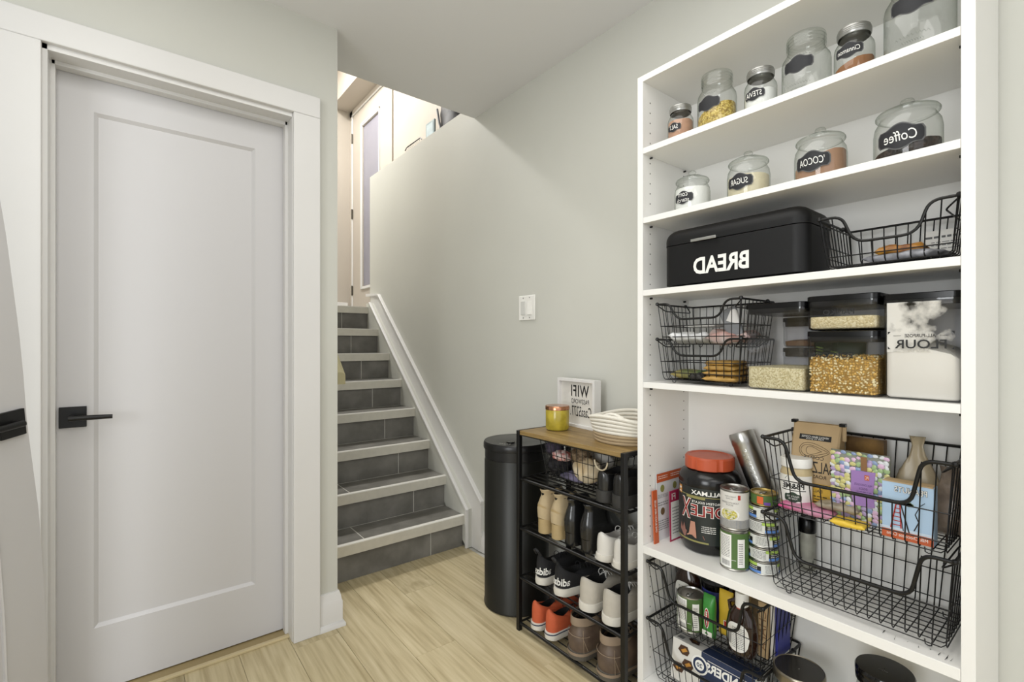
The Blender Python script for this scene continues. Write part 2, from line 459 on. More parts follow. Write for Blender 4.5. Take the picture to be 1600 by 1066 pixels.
# skirt boards on the right side of the stairs
KA = lambda y: .232 + .896 * (y - 2.3)
KB = lambda y: .283 + .893 * (y - 2.192)
SK = bpy.data.objects.new('trim_3', None); COL.objects.link(SK); SK['kind'] = 'structure'
mb = MB().prism([(2.283, 0), (2.283, KA(2.283)), (3.69, KA(3.69)), (3.76, 1.475), (3.76, 1.2)], 0, XR + .001, XW)
fixn(mb.build('stringer', WALL, SK, smooth=False))
mb = MB().prism([(2.278, -.0), (2.278, KA(2.278) + .004), (3.69, KA(3.69) + .006), (3.69, KA(3.69) - .012), (2.292, KA(2.292) - .014), (2.292, 0)], 0, XR - .006, XR + .012)
fixn(mb.build('stringer_moulding', TRIM, SK, smooth=False, bevel=.002))
mb = MB().prism([(2.19, 0), (2.19, KB(2.19) - .012), (3.595, KB(3.595) - .012), (3.75, KB(3.595) + .01), (3.75, 1.3), (3.6, 1.3), (2.3, .1), (2.284, 0)], 0, XW - .018, XW)
fixn(mb.build('skirt_board', TRIM, SK, smooth=False))
mb = MB().prism([(2.186, KB(2.186) - .014), (2.186, KB(2.186) + .002), (3.6, KB(3.6) + .002), (3.84, KB(3.6) + .022), (3.84, KB(3.6) + .0), (3.6, KB(3.6) - .016)], 0, XW - .026, XW)
fixn(mb.build('skirt_moulding', TRIM, SK, smooth=False, bevel=.003))
# handrail of the left stair wall
mb = MB(); p0 = Vector((.715, 2.125, .985)); dr = Vector((0, G, R)).normalized()
e = .026
ring = lambda p, sh=0: [(p.x - e, p.y, p.z - e * .6), (p.x + e, p.y, p.z - e * .6), (p.x + e, p.y + sh, p.z + e), (p.x + e * .5, p.y + sh, p.z + e * 1.4), (p.x - e * .5, p.y + sh, p.z + e * 1.4), (p.x - e, p.y + sh, p.z + e)]
mb.loft([ring(p0), ring(p0 + dr * 1.9)])
hr = mb.build('handrail', mat('rail_wood', '#b3ab86', .5, var=.1, vscale=6), None, ang=20)
tag(hr, 'beige wooden handrail end showing past the wall beside the stairs', 'handrail')

# ------------------------------------------------------------ door on the landing (door_3)
D3 = bpy.data.objects.new('door_3', None); COL.objects.link(D3); D3['kind'] = 'structure'
X3 = 1.776
gy0, gy1, gz0, gz1 = 4.215, 4.61, 1.72, 3.285
mb = MB(); a0, a1, b0, b1 = 3.93, 4.868, 1.455, 3.475
mb.box(X3, a0, b0, X3 + .04, gy0, b1).box(X3, gy1, b0, X3 + .04, a1, b1).box(X3, gy0, b0, X3 + .04, gy1, gz0).box(X3, gy0, gz1, X3 + .04, gy1, b1)
mb.build('door_leaf', WALLUP, D3, smooth=False)
mb = MB()
for q in (0, 1):
    t = .03 - q * .012; xo = X3 - .012 + q * .005
    mb.box(xo, gy0 - t, gz0 - t, X3 + .01, gy0 - t + .014, gz1 + t).box(xo, gy1 + t - .014, gz0 - t, X3 + .01, gy1 + t, gz1 + t)
    mb.box(xo, gy0 - t, gz0 - t, X3 + .01, gy1 + t, gz0 - t + .014).box(xo, gy0 - t, gz1 + t - .014, X3 + .01, gy1 + t, gz1 + t)
mb.build('glass_bead', TRIM, D3, smooth=False, bevel=.002)
MB().box(X3 + .012, gy0, gz0, X3 + .03, gy1, gz1).build('door_glass', mat('frosted_pane', '#8d8c98', .15, var=.1, vscale=2), D3, smooth=False)
for z in (1.7, 2.48, 3.25):
    h = MB().box(X3 - .009, 4.862, z - .045, X3 + .004, 4.885, z + .045).tube([(X3 - .01, 4.873, z - .05), (X3 - .01, 4.873, z + .05)], .007, 8).build('hinge', mat('hinge_metal', '#6e6a62', .35, .8), D3)
MB().box(X3 - .006, 4.872, 1.44, X3 + .01, 4.90, 3.49).box(X3 - .006, 3.895, 3.48, X3 + .01, 4.9, 3.5).build('door_casing', TRIM, D3, smooth=False, bevel=.003)

# things on the ledge of the upper level
o = thing('small_picture', 'small pale blue picture card standing on the ledge upstairs', 'picture', (1.6, 2.93, 2.515))
MB().box(0, -.06, 0, .012, .06, .155).build('frame', mat('picture_edge', '#9fb0b4', .5), o, bevel=.002)
MB().box(-.002, -.045, .015, 0, .045, .14).build('picture_face', mat('picture_face', '#c9dae0', .5, var=.15, vscale=30), o, smooth=False)
o = thing('hook_rail', 'thin dark metal rail with small prongs on the ledge upstairs', 'rail', (1.61, 3.2, 2.515))
MB().tube([(0, -.13, .085), (0, -.115, .1), (0, .1, .1), (0, .13, .085)], .004, 6).build('rod', BLK, o)
for k in range(9): MB().tube([(0, -.1 + k * .025, .1), (0, -.1 + k * .025, .0)], .002, 4).build('prong', WHT, o)
mb = MB()
rings = []
for k in range(9):
    z = .33 * k / 8; s_ = 1 - .25 * (k / 8) ** 2
    rings.append([(.07 * s_ * math.cos(a) * (1 + .12 * noise.noise(Vector((a * 2, z * 20, 1)))), .15 * s_ * math.sin(a) * (1 + .12 * noise.noise(Vector((a * 3, z * 20, 5)))), z) for a in [2 * PI * i / 24 for i in range(24)]])
mb.loft(rings)
o = thing('bag', 'crumpled black bag standing on the ledge upstairs under the ceiling', 'bag', (1.67, 2.73, 2.515))
mb.build('bag_body', mat('black_nylon', '#24242a', .45, bump=.9, bscale=18), o, ang=80)
MB().tube([(-.066, .04, .02), (-.072, .07, .1), (-.07, .1, .2)], .007, 8).build('strap', mat('grey_strap', '#7d7f88', .5), o)

# ------------------------------------------------------------ light switch
o = thing('light_switch', 'white two-switch wall plate on the plain wall', 'light switch', (XW, 1.814, 1.325))
MB().box(-.006, -.061, -.061, 0, .061, .061).build('cover_plate', WHT, o, bevel=.003)
MB().box(-.010, .008, -.034, -.005, .042, .034).build('rocker', mat('switch_grey', '#d2d2ce', .4), o, bevel=.0015)
MB().prism([(-.013, -.034), (-.006, .034), (-.005, .034), (-.005, -.034)], 1, -.038, -.008).build('rocker', WHT, o, bevel=.0015)
mb = MB()
for y in (-.023, .025):
    for z in (-.049, .049): mb.tube([(-.0075, y, z), (-.005, y, z)], .003, 8)
mb.build('screw', SILV, o, kind='stuff')

# ------------------------------------------------------------ bookcase
BX0, BX1, BY0, BY1 = 1.257, 1.513, .193, .93
TH = .02
BC = thing('bookcase', 'tall white bookcase holding jars and wire baskets', 'bookcase', (1.385, .56, 0)); bo = (1.385, .56, 0)
for y0, y1 in ((BY1, BY1 + TH), (BY0 - .021, BY0)):
    MB().box(BX0 - .001, y0, 0, XW - .004, y1, 1.985).build('side_panel', MELA, BC, smooth=False, bevel=.0008, off=bo)
MB().box(BX1, BY0, .04, BX1 + .006, BY1, 1.97).build('back_panel', MELA, BC, smooth=False, off=bo)
MB().box(BX0 - .001, BY0, 1.966, BX1, BY1, 1.985).build('top_panel', MELA, BC, smooth=False, bevel=.0008, off=bo)
MB().box(BX0 + .02, BY0, 0, BX0 + .035, BY1, .07).build('plinth', MELA, BC, smooth=False, off=bo)
SH = (1.758, 1.54, 1.313, 1.026, .514, .092)
for z in SH: MB().box(BX0, BY0 + .0005, z - (.024 if z == .514 else .018), BX1, BY1 - .0005, z).build('shelf', MELA, BC, smooth=False, bevel=.0008, off=bo)
mb = MB()
for side, sg in ((BY1, -1), (BY0, 1)):
    for x in (BX0 + .037, BX1 - .03):
        z = .15
        while z < 1.93:
            if all(abs(z - s_) > .02 for s_ in SH): mb.tube([(x, side + sg * .0004, z), (x, side - .001 * sg, z)], .0024, 6)
            z += .032
mb.build('pin_hole', mat('hole_dark', '#55524a', .9), BC, off=bo, kind='stuff')
mb = MB()
for s_ in SH[:5]:
    for x in (BX0 + .037, BX1 - .03):
        for side, sg in ((BY1, -1), (BY0, 1)): mb.tube([(x, side, s_ - .024), (x, side + sg * .008, s_ - .024)], .003, 8)
mb.build('shelf_pin', BLK, BC, off=bo, kind='stuff')


# ------------------------------------------------------------ jars
def plaque(mb, fn, hw, hh, m=0, cv=0, n=16):
    def f(x):
        ax = abs(x); t = .62
        if ax > .86: t = .62 - .25 * ((ax - .86) / .14) ** 2 * 1.2
        if ax < .45: t = .72 + .28 * math.cos(ax / .45 * PI / 2)
        elif ax < .55: t = .72 - .1 * (ax - .45) / .1
        return t * hh
    xs = [-1 + 2 * i / n for i in range(n + 1)]
    vs = []
    for x in xs: vs += [fn(x * hw, cv - f(x)), fn(x * hw, cv + f(x))]
    mb.add(vs, [(2 * i, 2 * i + 2, 2 * i + 3, 2 * i + 1) for i in range(n)], m)


def add_label(t, r, cv, hw, hh, texts, a0=0.):
    mb = MB(); plaque(mb, cyl(r + .0008, a0), hw * 1.07, hh * 1.1, 0, cv); plaque(mb, cyl(r + .0014, a0), hw, hh, 1, cv)
    l = mb.build('label', [GREY, CHALK], t)
    if texts:
        mb = MB()
        for s_, w_, h_, dv in texts: put_text(mb, s_, w_, h_, cyl(r + .002, a0), 0, cv + dv, 0, shear=.15)
        mb.build('lettering', WHT, l)


def content(t, r, z1, m, slope=0., name='contents', z0=.006):
    mb = MB(); seg = 28; rings = []
    for rad, z in ((r * .9, z0), (r, z0 + .006)): rings.append([(rad * math.cos(2 * PI * i / seg), rad * math.sin(2 * PI * i / seg), z) for i in range(seg)])
    for k in (1, .75, .4, .02):
        rings.append([(r * k * math.cos(a), r * k * math.sin(a), z1 + slope * k * math.sin(a) + (1 - k) * .004 + .002 * noise.noise(Vector((math.cos(a) * 3 * k, math.sin(a) * 3 * k, z1 * 50)))) for a in [2 * PI * i / seg for i in range(seg)]])
    mb.loft(rings); return mb.build(name, m, t, ang=60)


def mason(name, lab, Y, dia, H, cont, cm, text, lid, X=1.335, z=SH[0], lw=None, lz=.4, slope=0, group=None, a0=0.):
    t = thing(name, lab, 'jar', (X, Y, z), 0, group); r = dia / 2; nr = r * .74
    hb = H * (.84 if lid == 'metal' else .80)
    mb = MB().lathe([(r * .85, .001), (r * .97, .004), (r, .012), (r, hb * .72), (r * .97, hb * .8), (nr * 1.06, hb * .93), (nr, hb), (nr, H * .98)], seg=40, cap0=True)
    mb.build('glass_body', GLASS, t)
    content(t, r * .95, cont, cm, slope)
    if lid == 'metal':
        mb = MB().lathe([(nr * 1.1, hb), (nr * 1.14, hb + .002), (nr * 1.14, H - .004), (nr * 1.1, H), (nr * .98, H + .001), (nr * .9, H - .001), (.001, H - .001)], seg=40)
        for q in range(3): mb.lathe([(nr * 1.14, hb + .004 + q * .004), (nr * 1.165, hb + .0055 + q * .004), (nr * 1.14, hb + .007 + q * .004)], seg=40)
        mb.build('lid', SILV, t)
    else:
        mb = MB()
        for q, zz in enumerate((.82, .875, .93)): mb.lathe([(nr, H * zz - .003), (nr * 1.09, H * zz - .001), (nr * 1.1, H * zz + .002), (nr, H * zz + .004)], seg=40)
        mb.lathe([(nr * 1.05, H * .96), (nr * 1.08, H * .97), (nr * 1.05, H), (nr * .9, H + .003), (.001, H + .003)], seg=40)
        mb.build('lid', GLASS, t, label='clear glass stopper lid')
        mb = MB(); fn = cyl(r + .0006, a0)
        for k, (w_, v_) in enumerate(((r * .9, .73), (r * .9, .19), (r * .55, .11))):
            for q in range(9):
                u = -w_ / 2 + w_ * q / 8; mb.tube([fn(u - .003, hb * v_ - .002), fn(u, hb * v_ + .003), fn(u + .003, hb * v_ - .001)], .0006, 4)
        mb.build('embossed_mark', GLASS, t, kind='stuff')
    add_label(t, r, H * lz, lw or r * .62, (lw or r * .62) * .6, text, a0)
    return t


SALT = mat('pink_salt', '#c59a80', .8, var=.15, vscale=40); WHITEP = mat('white_powder', '#efefec', .8)
GRAIN = vor('pasta_grain', ['#cdb35c', '#b89a45', '#ddc878', '#9c8038'], 260)
CINN = mat('cinnamon', '#9c6a42', .85, var=.2, vscale=20); SUGM = mat('raw_sugar', '#dcd2b4', .7, var=.06, vscale=80)
COCO = mat('cocoa_powder', '#b18a6e', .85, var=.15, vscale=18)
COFB = vor('coffee_beans', ['#2c211b', '#3a2b22', '#1d1613'], 130, .4, .8)
mason('spice_jar', 'small metal lidded jar of pink salt, leftmost on the top shelf', .848, .076, .118, .07, SALT, [('SALT', .03, .013, 0)], 'metal', lw=.022)
mason('storage_jar', 'glass jar half full of yellow grain with blank chalkboard label', .73, .106, .165, .055, GRAIN, None, 'glass', lz=.42, slope=-.018)
mason('spice_jar', 'small metal lidded jar of white stevia powder on the top shelf', .606, .08, .122, .062, WHITEP, [('STEVIA', .042, .014, 0)], 'metal', lw=.026)
mason('storage_jar', 'tall empty clear glass jar with blank label beside the cinnamon', .494, .108, .158, .004, GLASS, None, 'glass', lz=.46)
mason('spice_jar', 'metal lidded jar of brown cinnamon on the top shelf', .391, .08, .125, .038, CINN, [('Cinnamon', .046, .011, 0)], 'metal', lw=.028, slope=-.01, lz=.5)
mason('storage_jar', 'largest glass jar with blank label, rightmost on the top shelf', .272, .122, .19, .004, GLASS, None, 'glass', lz=.52)


def belly(lab, Y, dia, H, cont, cm, text, slope=0, X=1.335, lw=None, lz=.33):
    t = thing('cookie_jar', lab, 'jar', (X, Y, SH[1]), 0, None); r = dia / 2; hb = H * .76
    mb = MB().lathe([(r * .84, .001), (r * .95, .004), (r, .016), (r, hb * .66), (r * .96, hb * .82), (r * .82, hb * .97), (r * .8, hb)], seg=40, cap0=True)
    mb.build('glass_body', GLASS, t); content(t, r * .95, cont, cm, slope)
    mb = MB().lathe([(r * .78, hb + .001), (r * .92, hb + .002), (r * .94, hb + .006), (r * .9, hb + .011), (r * .6, hb + .019), (r * .2, hb + .022), (r * .13, hb + .024),
                     (r * .16, hb + .029), (r * .22, hb + .033), (r * .18, hb + .038), (.001, hb + .04)], seg=40)
    mb.build('lid', GLASS, t, label='clear glass lid with round knob')
    mb = MB().lathe([(r * .9, hb + .002), (r * .945, hb + .004), (r * .945, hb + .007), (r * .9, hb + .009)], seg=40); mb.build('lid_rim', GLASS, t)
    add_label(t, r, H * lz, lw or r * .6, (lw or r * .6) * .62, text)


belly('corn starch jar, smallest and leftmost glass jar on the second shelf', .808, .102, .118, .07, WHITEP, [('corn', .03, .01, .008), ('starch', .04, .012, -.007)], lw=.029)
belly('glass jar labelled sugar, second from left on the second shelf', .639, .108, .125, .06, SUGM, [('SUGAR', .048, .016, 0)], lw=.034)
belly('glass jar of tan cocoa powder on the second shelf', .462, .112, .128, .052, COCO, [("'COCOA", .055, .018, 0)], -.018, lw=.038)
belly('widest glass jar with dark coffee, rightmost on the second shelf', .292, .12, .132, .028, COFB, [('Coffee', .058, .022, 0)], -.01, lw=.042)

# ------------------------------------------------------------ bread bin
t = thing('bread_bin', 'black metal bread bin with large white lettering', 'bread bin', (1.262, .665, SH[2]))
hx, hy = .088, .199; cx = hx
MB().loft([rr(hx - .004, hy - .004, .03, .001, cx), rr(hx, hy, .034, .006, cx, n=8), rr(hx, hy, .034, .122, cx, n=8)][1:]).build('bin_body', MATTE, t)
rg = [rr(hx + .001, hy + .001, .035, .124, cx, n=8), rr(hx + .001, hy + .001, .035, .138, cx, n=8)]
for k in range(1, 7):
    a = PI / 2 * k / 6; q = .034 * (1 - math.cos(a)); rg.append(rr(hx + .001 - q, hy + .001 - q, .035 - q * .6, .138 + .034 * math.sin(a), cx, n=8))
MB().loft(rg).build('lid', MATTE, t, ang=60)
mb = MB().box(-.014, .0215, .121, -.0095, .0965, .129).box(-.011, .024, .124, .004, .03, .129).box(-.011, .088, .124, .004, .094, .129)
mb.build('handle', SILV, t, bevel=.001)
mb = MB(); put_text(mb, 'BREAD', .158, .047, flat(-.0006, .0165, .053), bold=.03); mb.build('lettering', WHT, t, smooth=False)


# ------------------------------------------------------------ wire baskets
def curve_pts(ctrl, r=.02, n=5):       # polyline with rounded corners
    out = [Vector(ctrl[0])]
    for a, b, c in zip(ctrl, ctrl[1:], ctrl[2:]):
        a, b, c = Vector(a), Vector(b), Vector(c); q = min(r, (a - b).length * .45, (c - b).length * .45)
        p = b + (a - b).normalized() * q; s_ = b + (c - b).normalized() * q
        for i in range(n + 1):
            u = i / n; out.append(p * (1 - u) ** 2 + b * 2 * u * (1 - u) + s_ * u * u)
    out.append(Vector(ctrl[-1])); return out


def wire_basket(lab, loc, W, D, H, dip, nw, nd, group=None, inset=.05, foot=.013, rod=.0036, wr=.0013, taper=(.017, .024), z_lo=.45):
    t = thing('wire_basket', lab, 'basket', loc, 0, group)
    w1 = W / 2; w0 = w1 - taper[0]; d1 = D / 2; d0 = d1 - taper[1]; zb = foot
    zr = H
    dz = zr - dip
    def fr(y, z):                      # point on the sloping front
        k = (z - zb) / (zr - zb); return (-(d0 + (d1 - d0) * k), y, z)
    # rim
    yi = w1 - inset
    c = [fr(-w1, zr), fr(-yi, zr), fr(-yi + .022, dz), fr(yi - .022, dz), fr(yi, zr), fr(w1, zr)]
    mb = MB().tube(curve_pts(c, .026), rod * 1.15, 8); mb.build('front_rim', BLKW, t)
    mb = MB().tube(curve_pts([fr(-w1, zr), (d1, -w1, zr), (d1, w1, zr), fr(w1, zr)], .012), rod, 8)
    for sy in (-1, 1):
        for x in (-d1, d1 * .55): mb.add([(x + .006 * math.cos(a) * math.sin(b), sy * w1 + .006 * math.sin(a) * math.sin(b), zr + .001 + .006 * math.cos(b)) for b in (.01, .8, 1.57, 2.3, 3.13) for a in [2 * PI * i / 8 for i in range(8)]],
                                       [(k * 8 + i, k * 8 + (i + 1) % 8, (k + 1) * 8 + (i + 1) % 8, (k + 1) * 8 + i) for k in range(4) for i in range(8)])
        # stacking bracket wire under each side rim
        mb.tube(curve_pts([(-d1 * .98, sy * (w1 - .001), zr - .004), (-d1 * .9, sy * (w1 - .022), zr - .022), (d1 * .5, sy * (w1 - .022), zr - .022), (d1 * .6, sy * (w1 - .001), zr)], .01, 3), .0018, 5)
    mb.build('rim', BLKW, t)
    mb = MB()
    # wires that run front - bottom - back
    def ftop(y):
        ay = abs(y)
        if ay >= yi: return zr
        if ay >= yi - .022: return dz + (zr - dz) * (ay - (yi - .022)) / .022
        return dz
    for i in range(nw + 1):
        k = -1 + 2 * i / nw; yt = k * w1 * .985; yb = k * w0
        zf = ftop(yt); kk = (zf - zb) / (zr - zb); yf = yb + (yt - yb) * kk
        a = fr(yf, zf)
        q = .008
        mb.tube([a, (-(d0), yb, zb + q), (-(d0 - q), yb, zb), (d0 - q, yb, zb), (d0, yb, zb + q), (d1, yt, zr)], wr, 4)
    for i in range(nd + 1):
        k = -1 + 2 * i / nd; xt = k * d1 * .97; xb = k * d0
        mb.tube([(xt, -w1, zr), (xb, -w0, zb + .008), (xb, -w0 + .008, zb), (xb, w0 - .008, zb), (xb, w0, zb + .008), (xt, w1, zr)], wr, 4)
    # horizontal wires round the basket
    for z in (zb + .022, zb + (H - zb) * z_lo):
        k = (z - zb) / (zr - zb); dd = d0 + (d1 - d0) * k; ww = w0 + (w1 - w0) * k
        mb.tube([(-dd, -ww, z), (dd, -ww, z), (dd, ww, z), (-dd, ww, z)], wr, 4, closed=True) if z < dz else mb.tube([(-dd, -ww, z), (dd, -ww, z), (dd, ww, z), (-dd, ww, z)], wr, 4)
    mb.build('wire_mesh', BLKW, t)
    mb = MB()
    for sx in (-1, 1):
        for sy in (-1, 1):
            x, y = sx * (d0 - .012), sy * (w0 - .03)
            mb.tube([(x, y - .006, zb), (x, y - .005, .003), (x, y, .0012), (x, y + .005, .003), (x, y + .006, zb)], .0013, 5)
    mb.build('foot', BLKW, t, kind='stuff')
    return t


PITCH = .18
BXC = 1.384
wire_basket('empty black wire basket at the bottom of the stack on the fifth shelf', (BXC, .386, SH[4]), .366, .236, .2, .1, 15, 8)
wire_basket('black wire basket of packets and boxes stacked on the empty one', (BXC, .386, SH[4] + .192), .366, .236, .2, .1, 15, 8)
wire_basket('black wire basket standing on the bottom shelf under another basket', (BXC, .744, SH[5]), .35, .236, .196, .1, 15, 8)
wire_basket('black wire basket with syrup and packets below the fifth shelf', (BXC, .744, SH[5] + .177), .35, .236, .196, .1, 15, 8)
wire_basket('small lower wire basket with folded yellow packets beside the grain container', (1.372, .758, SH[3]), .26, .2, .132, .048, 11, 9, inset=.042, foot=.01, rod=.0028, taper=(.012, .014))
wire_basket('small upper wire basket with white packets on the fourth shelf', (1.372, .758, SH[3] + .108), .26, .2, .132, .048, 11, 9, inset=.042, foot=.01, rod=.0028, taper=(.012, .014))
wire_basket('small wire basket to the right of the black bread bin', (1.372, .32, SH[2]), .245, .2, .122, .062, 10, 9, inset=.045, foot=.01, rod=.0028, taper=(.012, .014))


# ------------------------------------------------------------ food containers
def container(lab, Y, w_, d_, z0, H, cont_h, cm, texts=(), X=1.272, cname='contents', lid=.014, tex_m=INK, group=None):
    t = thing('food_container', lab, 'container', (X, Y, z0), 0, group)
    hx, hy = d_ / 2, w_ / 2; zb = H - lid
    MB().loft([rr(hx - .006, hy - .006, .012, .001, hx), rr(hx - .001, hy - .001, .014, .005, hx), rr(hx, hy, .014, .012, hx), rr(hx, hy, .014, zb - .012, hx), rr(hx + .0015, hy + .0015, .015, zb - .01, hx), rr(hx + .0015, hy + .0015, .015, zb, hx)], c1=False).build('clear_body', CLEAR, t)
    mb = MB().loft([rr(hx - .004, hy - .004, .012, zb - .012, hx), rr(hx - .003, hy - .003, .012, zb + .001, hx), rr(hx + .002, hy + .0015, .015, zb + .001, hx), rr(hx + .002, hy + .0015, .015, H - .002, hx), rr(hx, hy, .014, H - .0005, hx)])
    mb.build('lid', BLKP, t, label='glossy black lid')
    if cont_h:
        mb = MB(); top = rr(hx - .004, hy - .004, .012, 0, hx)
        ring = lambda k, zf: [(hx + (x - hx) * k, y * k, zf(y * k)) for x, y, z in top]
        zt = cont_h if callable(cont_h) else (lambda y: cont_h + .002 * noise.noise(Vector((y * 40, cont_h * 99, 0))))
        mb.loft([ring(.95, lambda y: .004), ring(1, lambda y: .008), ring(1, zt), ring(.6, lambda y: zt(y) + .003), ring(.1, lambda y: zt(y) + .004)])
        c = mb.build(cname, cm, t, ang=60)
    if texts:
        mb = MB()
        for s_, w2, h2, u, v in texts: put_text(mb, s_, w2, h2, flat(-.0016, u, v), bold=.012)
        mb.build('lettering', tex_m, t, smooth=False)
    return t


QUIN = vor('quinoa_grain', ['#d9cfa6', '#cfc294', '#e4dcb8', '#b8aa7c'], 420, .6, .5)
PANK = vor('bread_crumbs', ['#d8caa0', '#c9b98c', '#e6dbb6'], 300, .8, .6)
POPM = mat('popcorn_core', '#9c7b38', .7)
container('tall clear container of pale quinoa with black lid beside wire baskets', .546, .144, .2, SH[3], .222, .058, QUIN)
pc = container('clear container of yellow popcorn kernels under the crumb container', .399, .142, .21, SH[3], .148, .082, POPM, [('POPCORN', .088, .012, .02, .092)])
container('shallow clear container of bread crumbs stacked on the popcorn', .399, .142, .21, SH[3] + .149, .082, .032, PANK, [('PANKO', .062, .012, .004, .042)])
KERN = [mat('kernel_gold', '#d6ad58', .3), mat('kernel_pale', '#eadcae', .3), mat('kernel_deep', '#b0883c', .3)]
mb = MB(); kv = [(0, 0, 1), (0, 0, -1)] + [(math.cos(a), math.sin(a), 0) for a in [PI / 3 * i for i in range(6)]]
kf = [(0, 2 + i, 2 + (i + 1) % 6) for i in range(6)] + [(1, 2 + (i + 1) % 6, 2 + i) for i in range(6)]


def kernel(x, y, z, m):
    M_ = Matrix.Rotation(random.uniform(0, 6), 3, Vector((random.uniform(-1, 1), random.uniform(-1, 1), random.uniform(-1, 1))).normalized())
    s_ = (.0042, .0034, .0026); mb.add([Vector((x, y, z)) + M_ @ Vector((p[0] * s_[0], p[1] * s_[1], p[2] * s_[2])) for p in kv], kf, m)


for a in range(24):
    for b in range(14):
        kernel(.0052, -.062 + .124 * a / 23 + random.uniform(-.002, .002), .009 + .075 * b / 13 + random.uniform(-.002, .002), random.choice((0, 0, 1, 1, 2)))
        if a < 16: kernel(.012 + .17 * a / 15, -.0645, .009 + .075 * b / 13, random.choice((0, 0, 1, 2)))
for i in range(330): kernel(random.uniform(.008, .2), random.uniform(-.063, .063), .087 + random.uniform(-.002, .003), random.choice((0, 1, 2)))
mb.build('popcorn_kernel', KERN, pc, smooth=False, kind='stuff')
FL = mat('flour', '#e8e5dc', .9, bump=.3, bscale=40)


def flz(y): return .112 + (.012 if y > .0 else .012 + y * .6) + .006 * noise.noise(Vector((y * 60, 2, 1)))


fc = container('big clear container of white flour with printed black name', .2575, .126, .22, SH[3], .224, flz, FL, [('ALL-PURPOSE', .05, .0068, .0, .1345), ('FLOUR', .083, .0185, .0, .117)])
mb = MB(); fn = flat(-.0017)
for su in (-1, 1):
    rect(mb, fn, su * .031, .134, su * .044, .1348)
    for v in (.106, .143):
        s2 = 1 if v < .12 else -1
        shape(mb, fn, [(su * .0535, v), (su * .0485, v), (su * .0535, v + .006 * s2)])
mb.build('corner_mark', INK, fc, smooth=False, kind='stuff')
DUST = bpy.data.materials.new('flour_film'); DUST.use_nodes = True; MATS['flour_film'] = DUST      # a patchy film of dust
_N = DUST.node_tree.nodes; _L = DUST.node_tree.links; _b = _N['Principled BSDF']; _b.inputs['Base Color'].default_value = lin('#e8e5dc'); _b.inputs['Roughness'].default_value = .9
_t = _N.new('ShaderNodeTexCoord'); _n = _N.new('ShaderNodeTexNoise'); _n.inputs['Scale'].default_value = 26; _n.inputs['Detail'].default_value = 6; _L.new(_t.outputs['Object'], _n.inputs['Vector'])
_g = _N.new('ShaderNodeSeparateXYZ'); _L.new(_t.outputs['Object'], _g.inputs[0])
_m = _N.new('ShaderNodeMath'); _m.operation = 'MULTIPLY_ADD'; _m.inputs[1].default_value = 3.5; _L.new(_g.outputs['Y'], _m.inputs[0]); _L.new(_n.outputs['Fac'], _m.inputs[2])
_r = _N.new('ShaderNodeMapRange'); _r.inputs['From Min'].default_value = .4; _r.inputs['From Max'].default_value = .62; _L.new(_m.outputs[0], _r.inputs['Value'])
_L.new(_r.outputs[0], _b.inputs['Alpha'])
MB().box(.0025, -.056, .1, .003, .056, .205).build('flour_dust', DUST, fc, smooth=False, kind='stuff')
container('clear container standing behind the tall quinoa container', .545, .13, .034, SH[3], .108, .02, QUIN, X=1.476)
container('clear container with brown contents stacked behind the quinoa container', .545, .13, .034, SH[3] + .109, .085, .018, BROWN, X=1.476)


# soft packets
def packet(mb, w_, h_, d_, M_, top=.12, bot=.06, wav=.06, seed=0, m=0, nz=10, pinch=0):
    rings = []
    for k in range(nz + 1):
        f = k / nz; e_ = min(f / bot if bot else 1, (1 - f) / top, 1); th = d_ * (.06 + .94 * math.sin(max(e_, 0) * PI / 2))
        rg = []
        for i in range(20):
            a = 2 * PI * i / 20; c, s_ = math.cos(a), math.sin(a)
            y = w_ / 2 * math.copysign(abs(c) ** .6, c) * (1 - .05 * (1 - abs(2 * f - 1))); x = th / 2 * math.copysign(abs(s_) ** .7, s_)
            if pinch: y *= 1 - pinch * min(1, max(0, (f - .45) / .4)) ** 1.2 + (.12 if f > .95 else 0)
            nn = noise.noise(Vector((i * .35, f * 6, seed * 7.3)))
            rg.append(M_ @ Vector((x + wav * d_ * nn, y + wav * w_ * .15 * nn, h_ * f)))
        rings.append(rg)
    mb.loft(rings, m=m)
    return mb


def Tm(x, y, z, rx=0, ry=0, rz=0): return Matrix.Translation((x, y, z)) @ Matrix.Rotation(rz, 4, 'Z') @ Matrix.Rotation(ry, 4, 'Y') @ Matrix.Rotation(rx, 4, 'X')


def soft(name, lab, cat, loc, w_, h_, d_, m, rot=(0, 0, 0), group=None, seed=None, **k):
    if rot[0] > 1: rot = (rot[0], PI / 2 + rot[1], rot[2])      # lying flat
    t = thing(name, lab, cat, loc, 0, group); t.rotation_euler = rot
    packet(MB(), w_, h_, d_, Matrix(), seed=seed if seed is not None else random.random() * 9, **k).build('pouch', m, t, ang=80)
    return t


gb = soft('seed_bag', 'dark green bag with pale print behind the quinoa container', 'bag', (1.49, .47, SH[3]), .12, .13, .03, mat('dark_green_bag', '#2f4a3b', .5, var=.2, vscale=20), (0, 0, .1))
mb = MB()
for k in range(3):
    for q in range(3): shape(mb, flat(-.0175, .045 - k * .034, .108 - k * .012), [(-.012, -.008 * q), (.004, .004 - .008 * q), (.006, .001 - .008 * q), (-.01, -.003 - .008 * q)])
mb.build('lettering', LIME, gb, smooth=False)
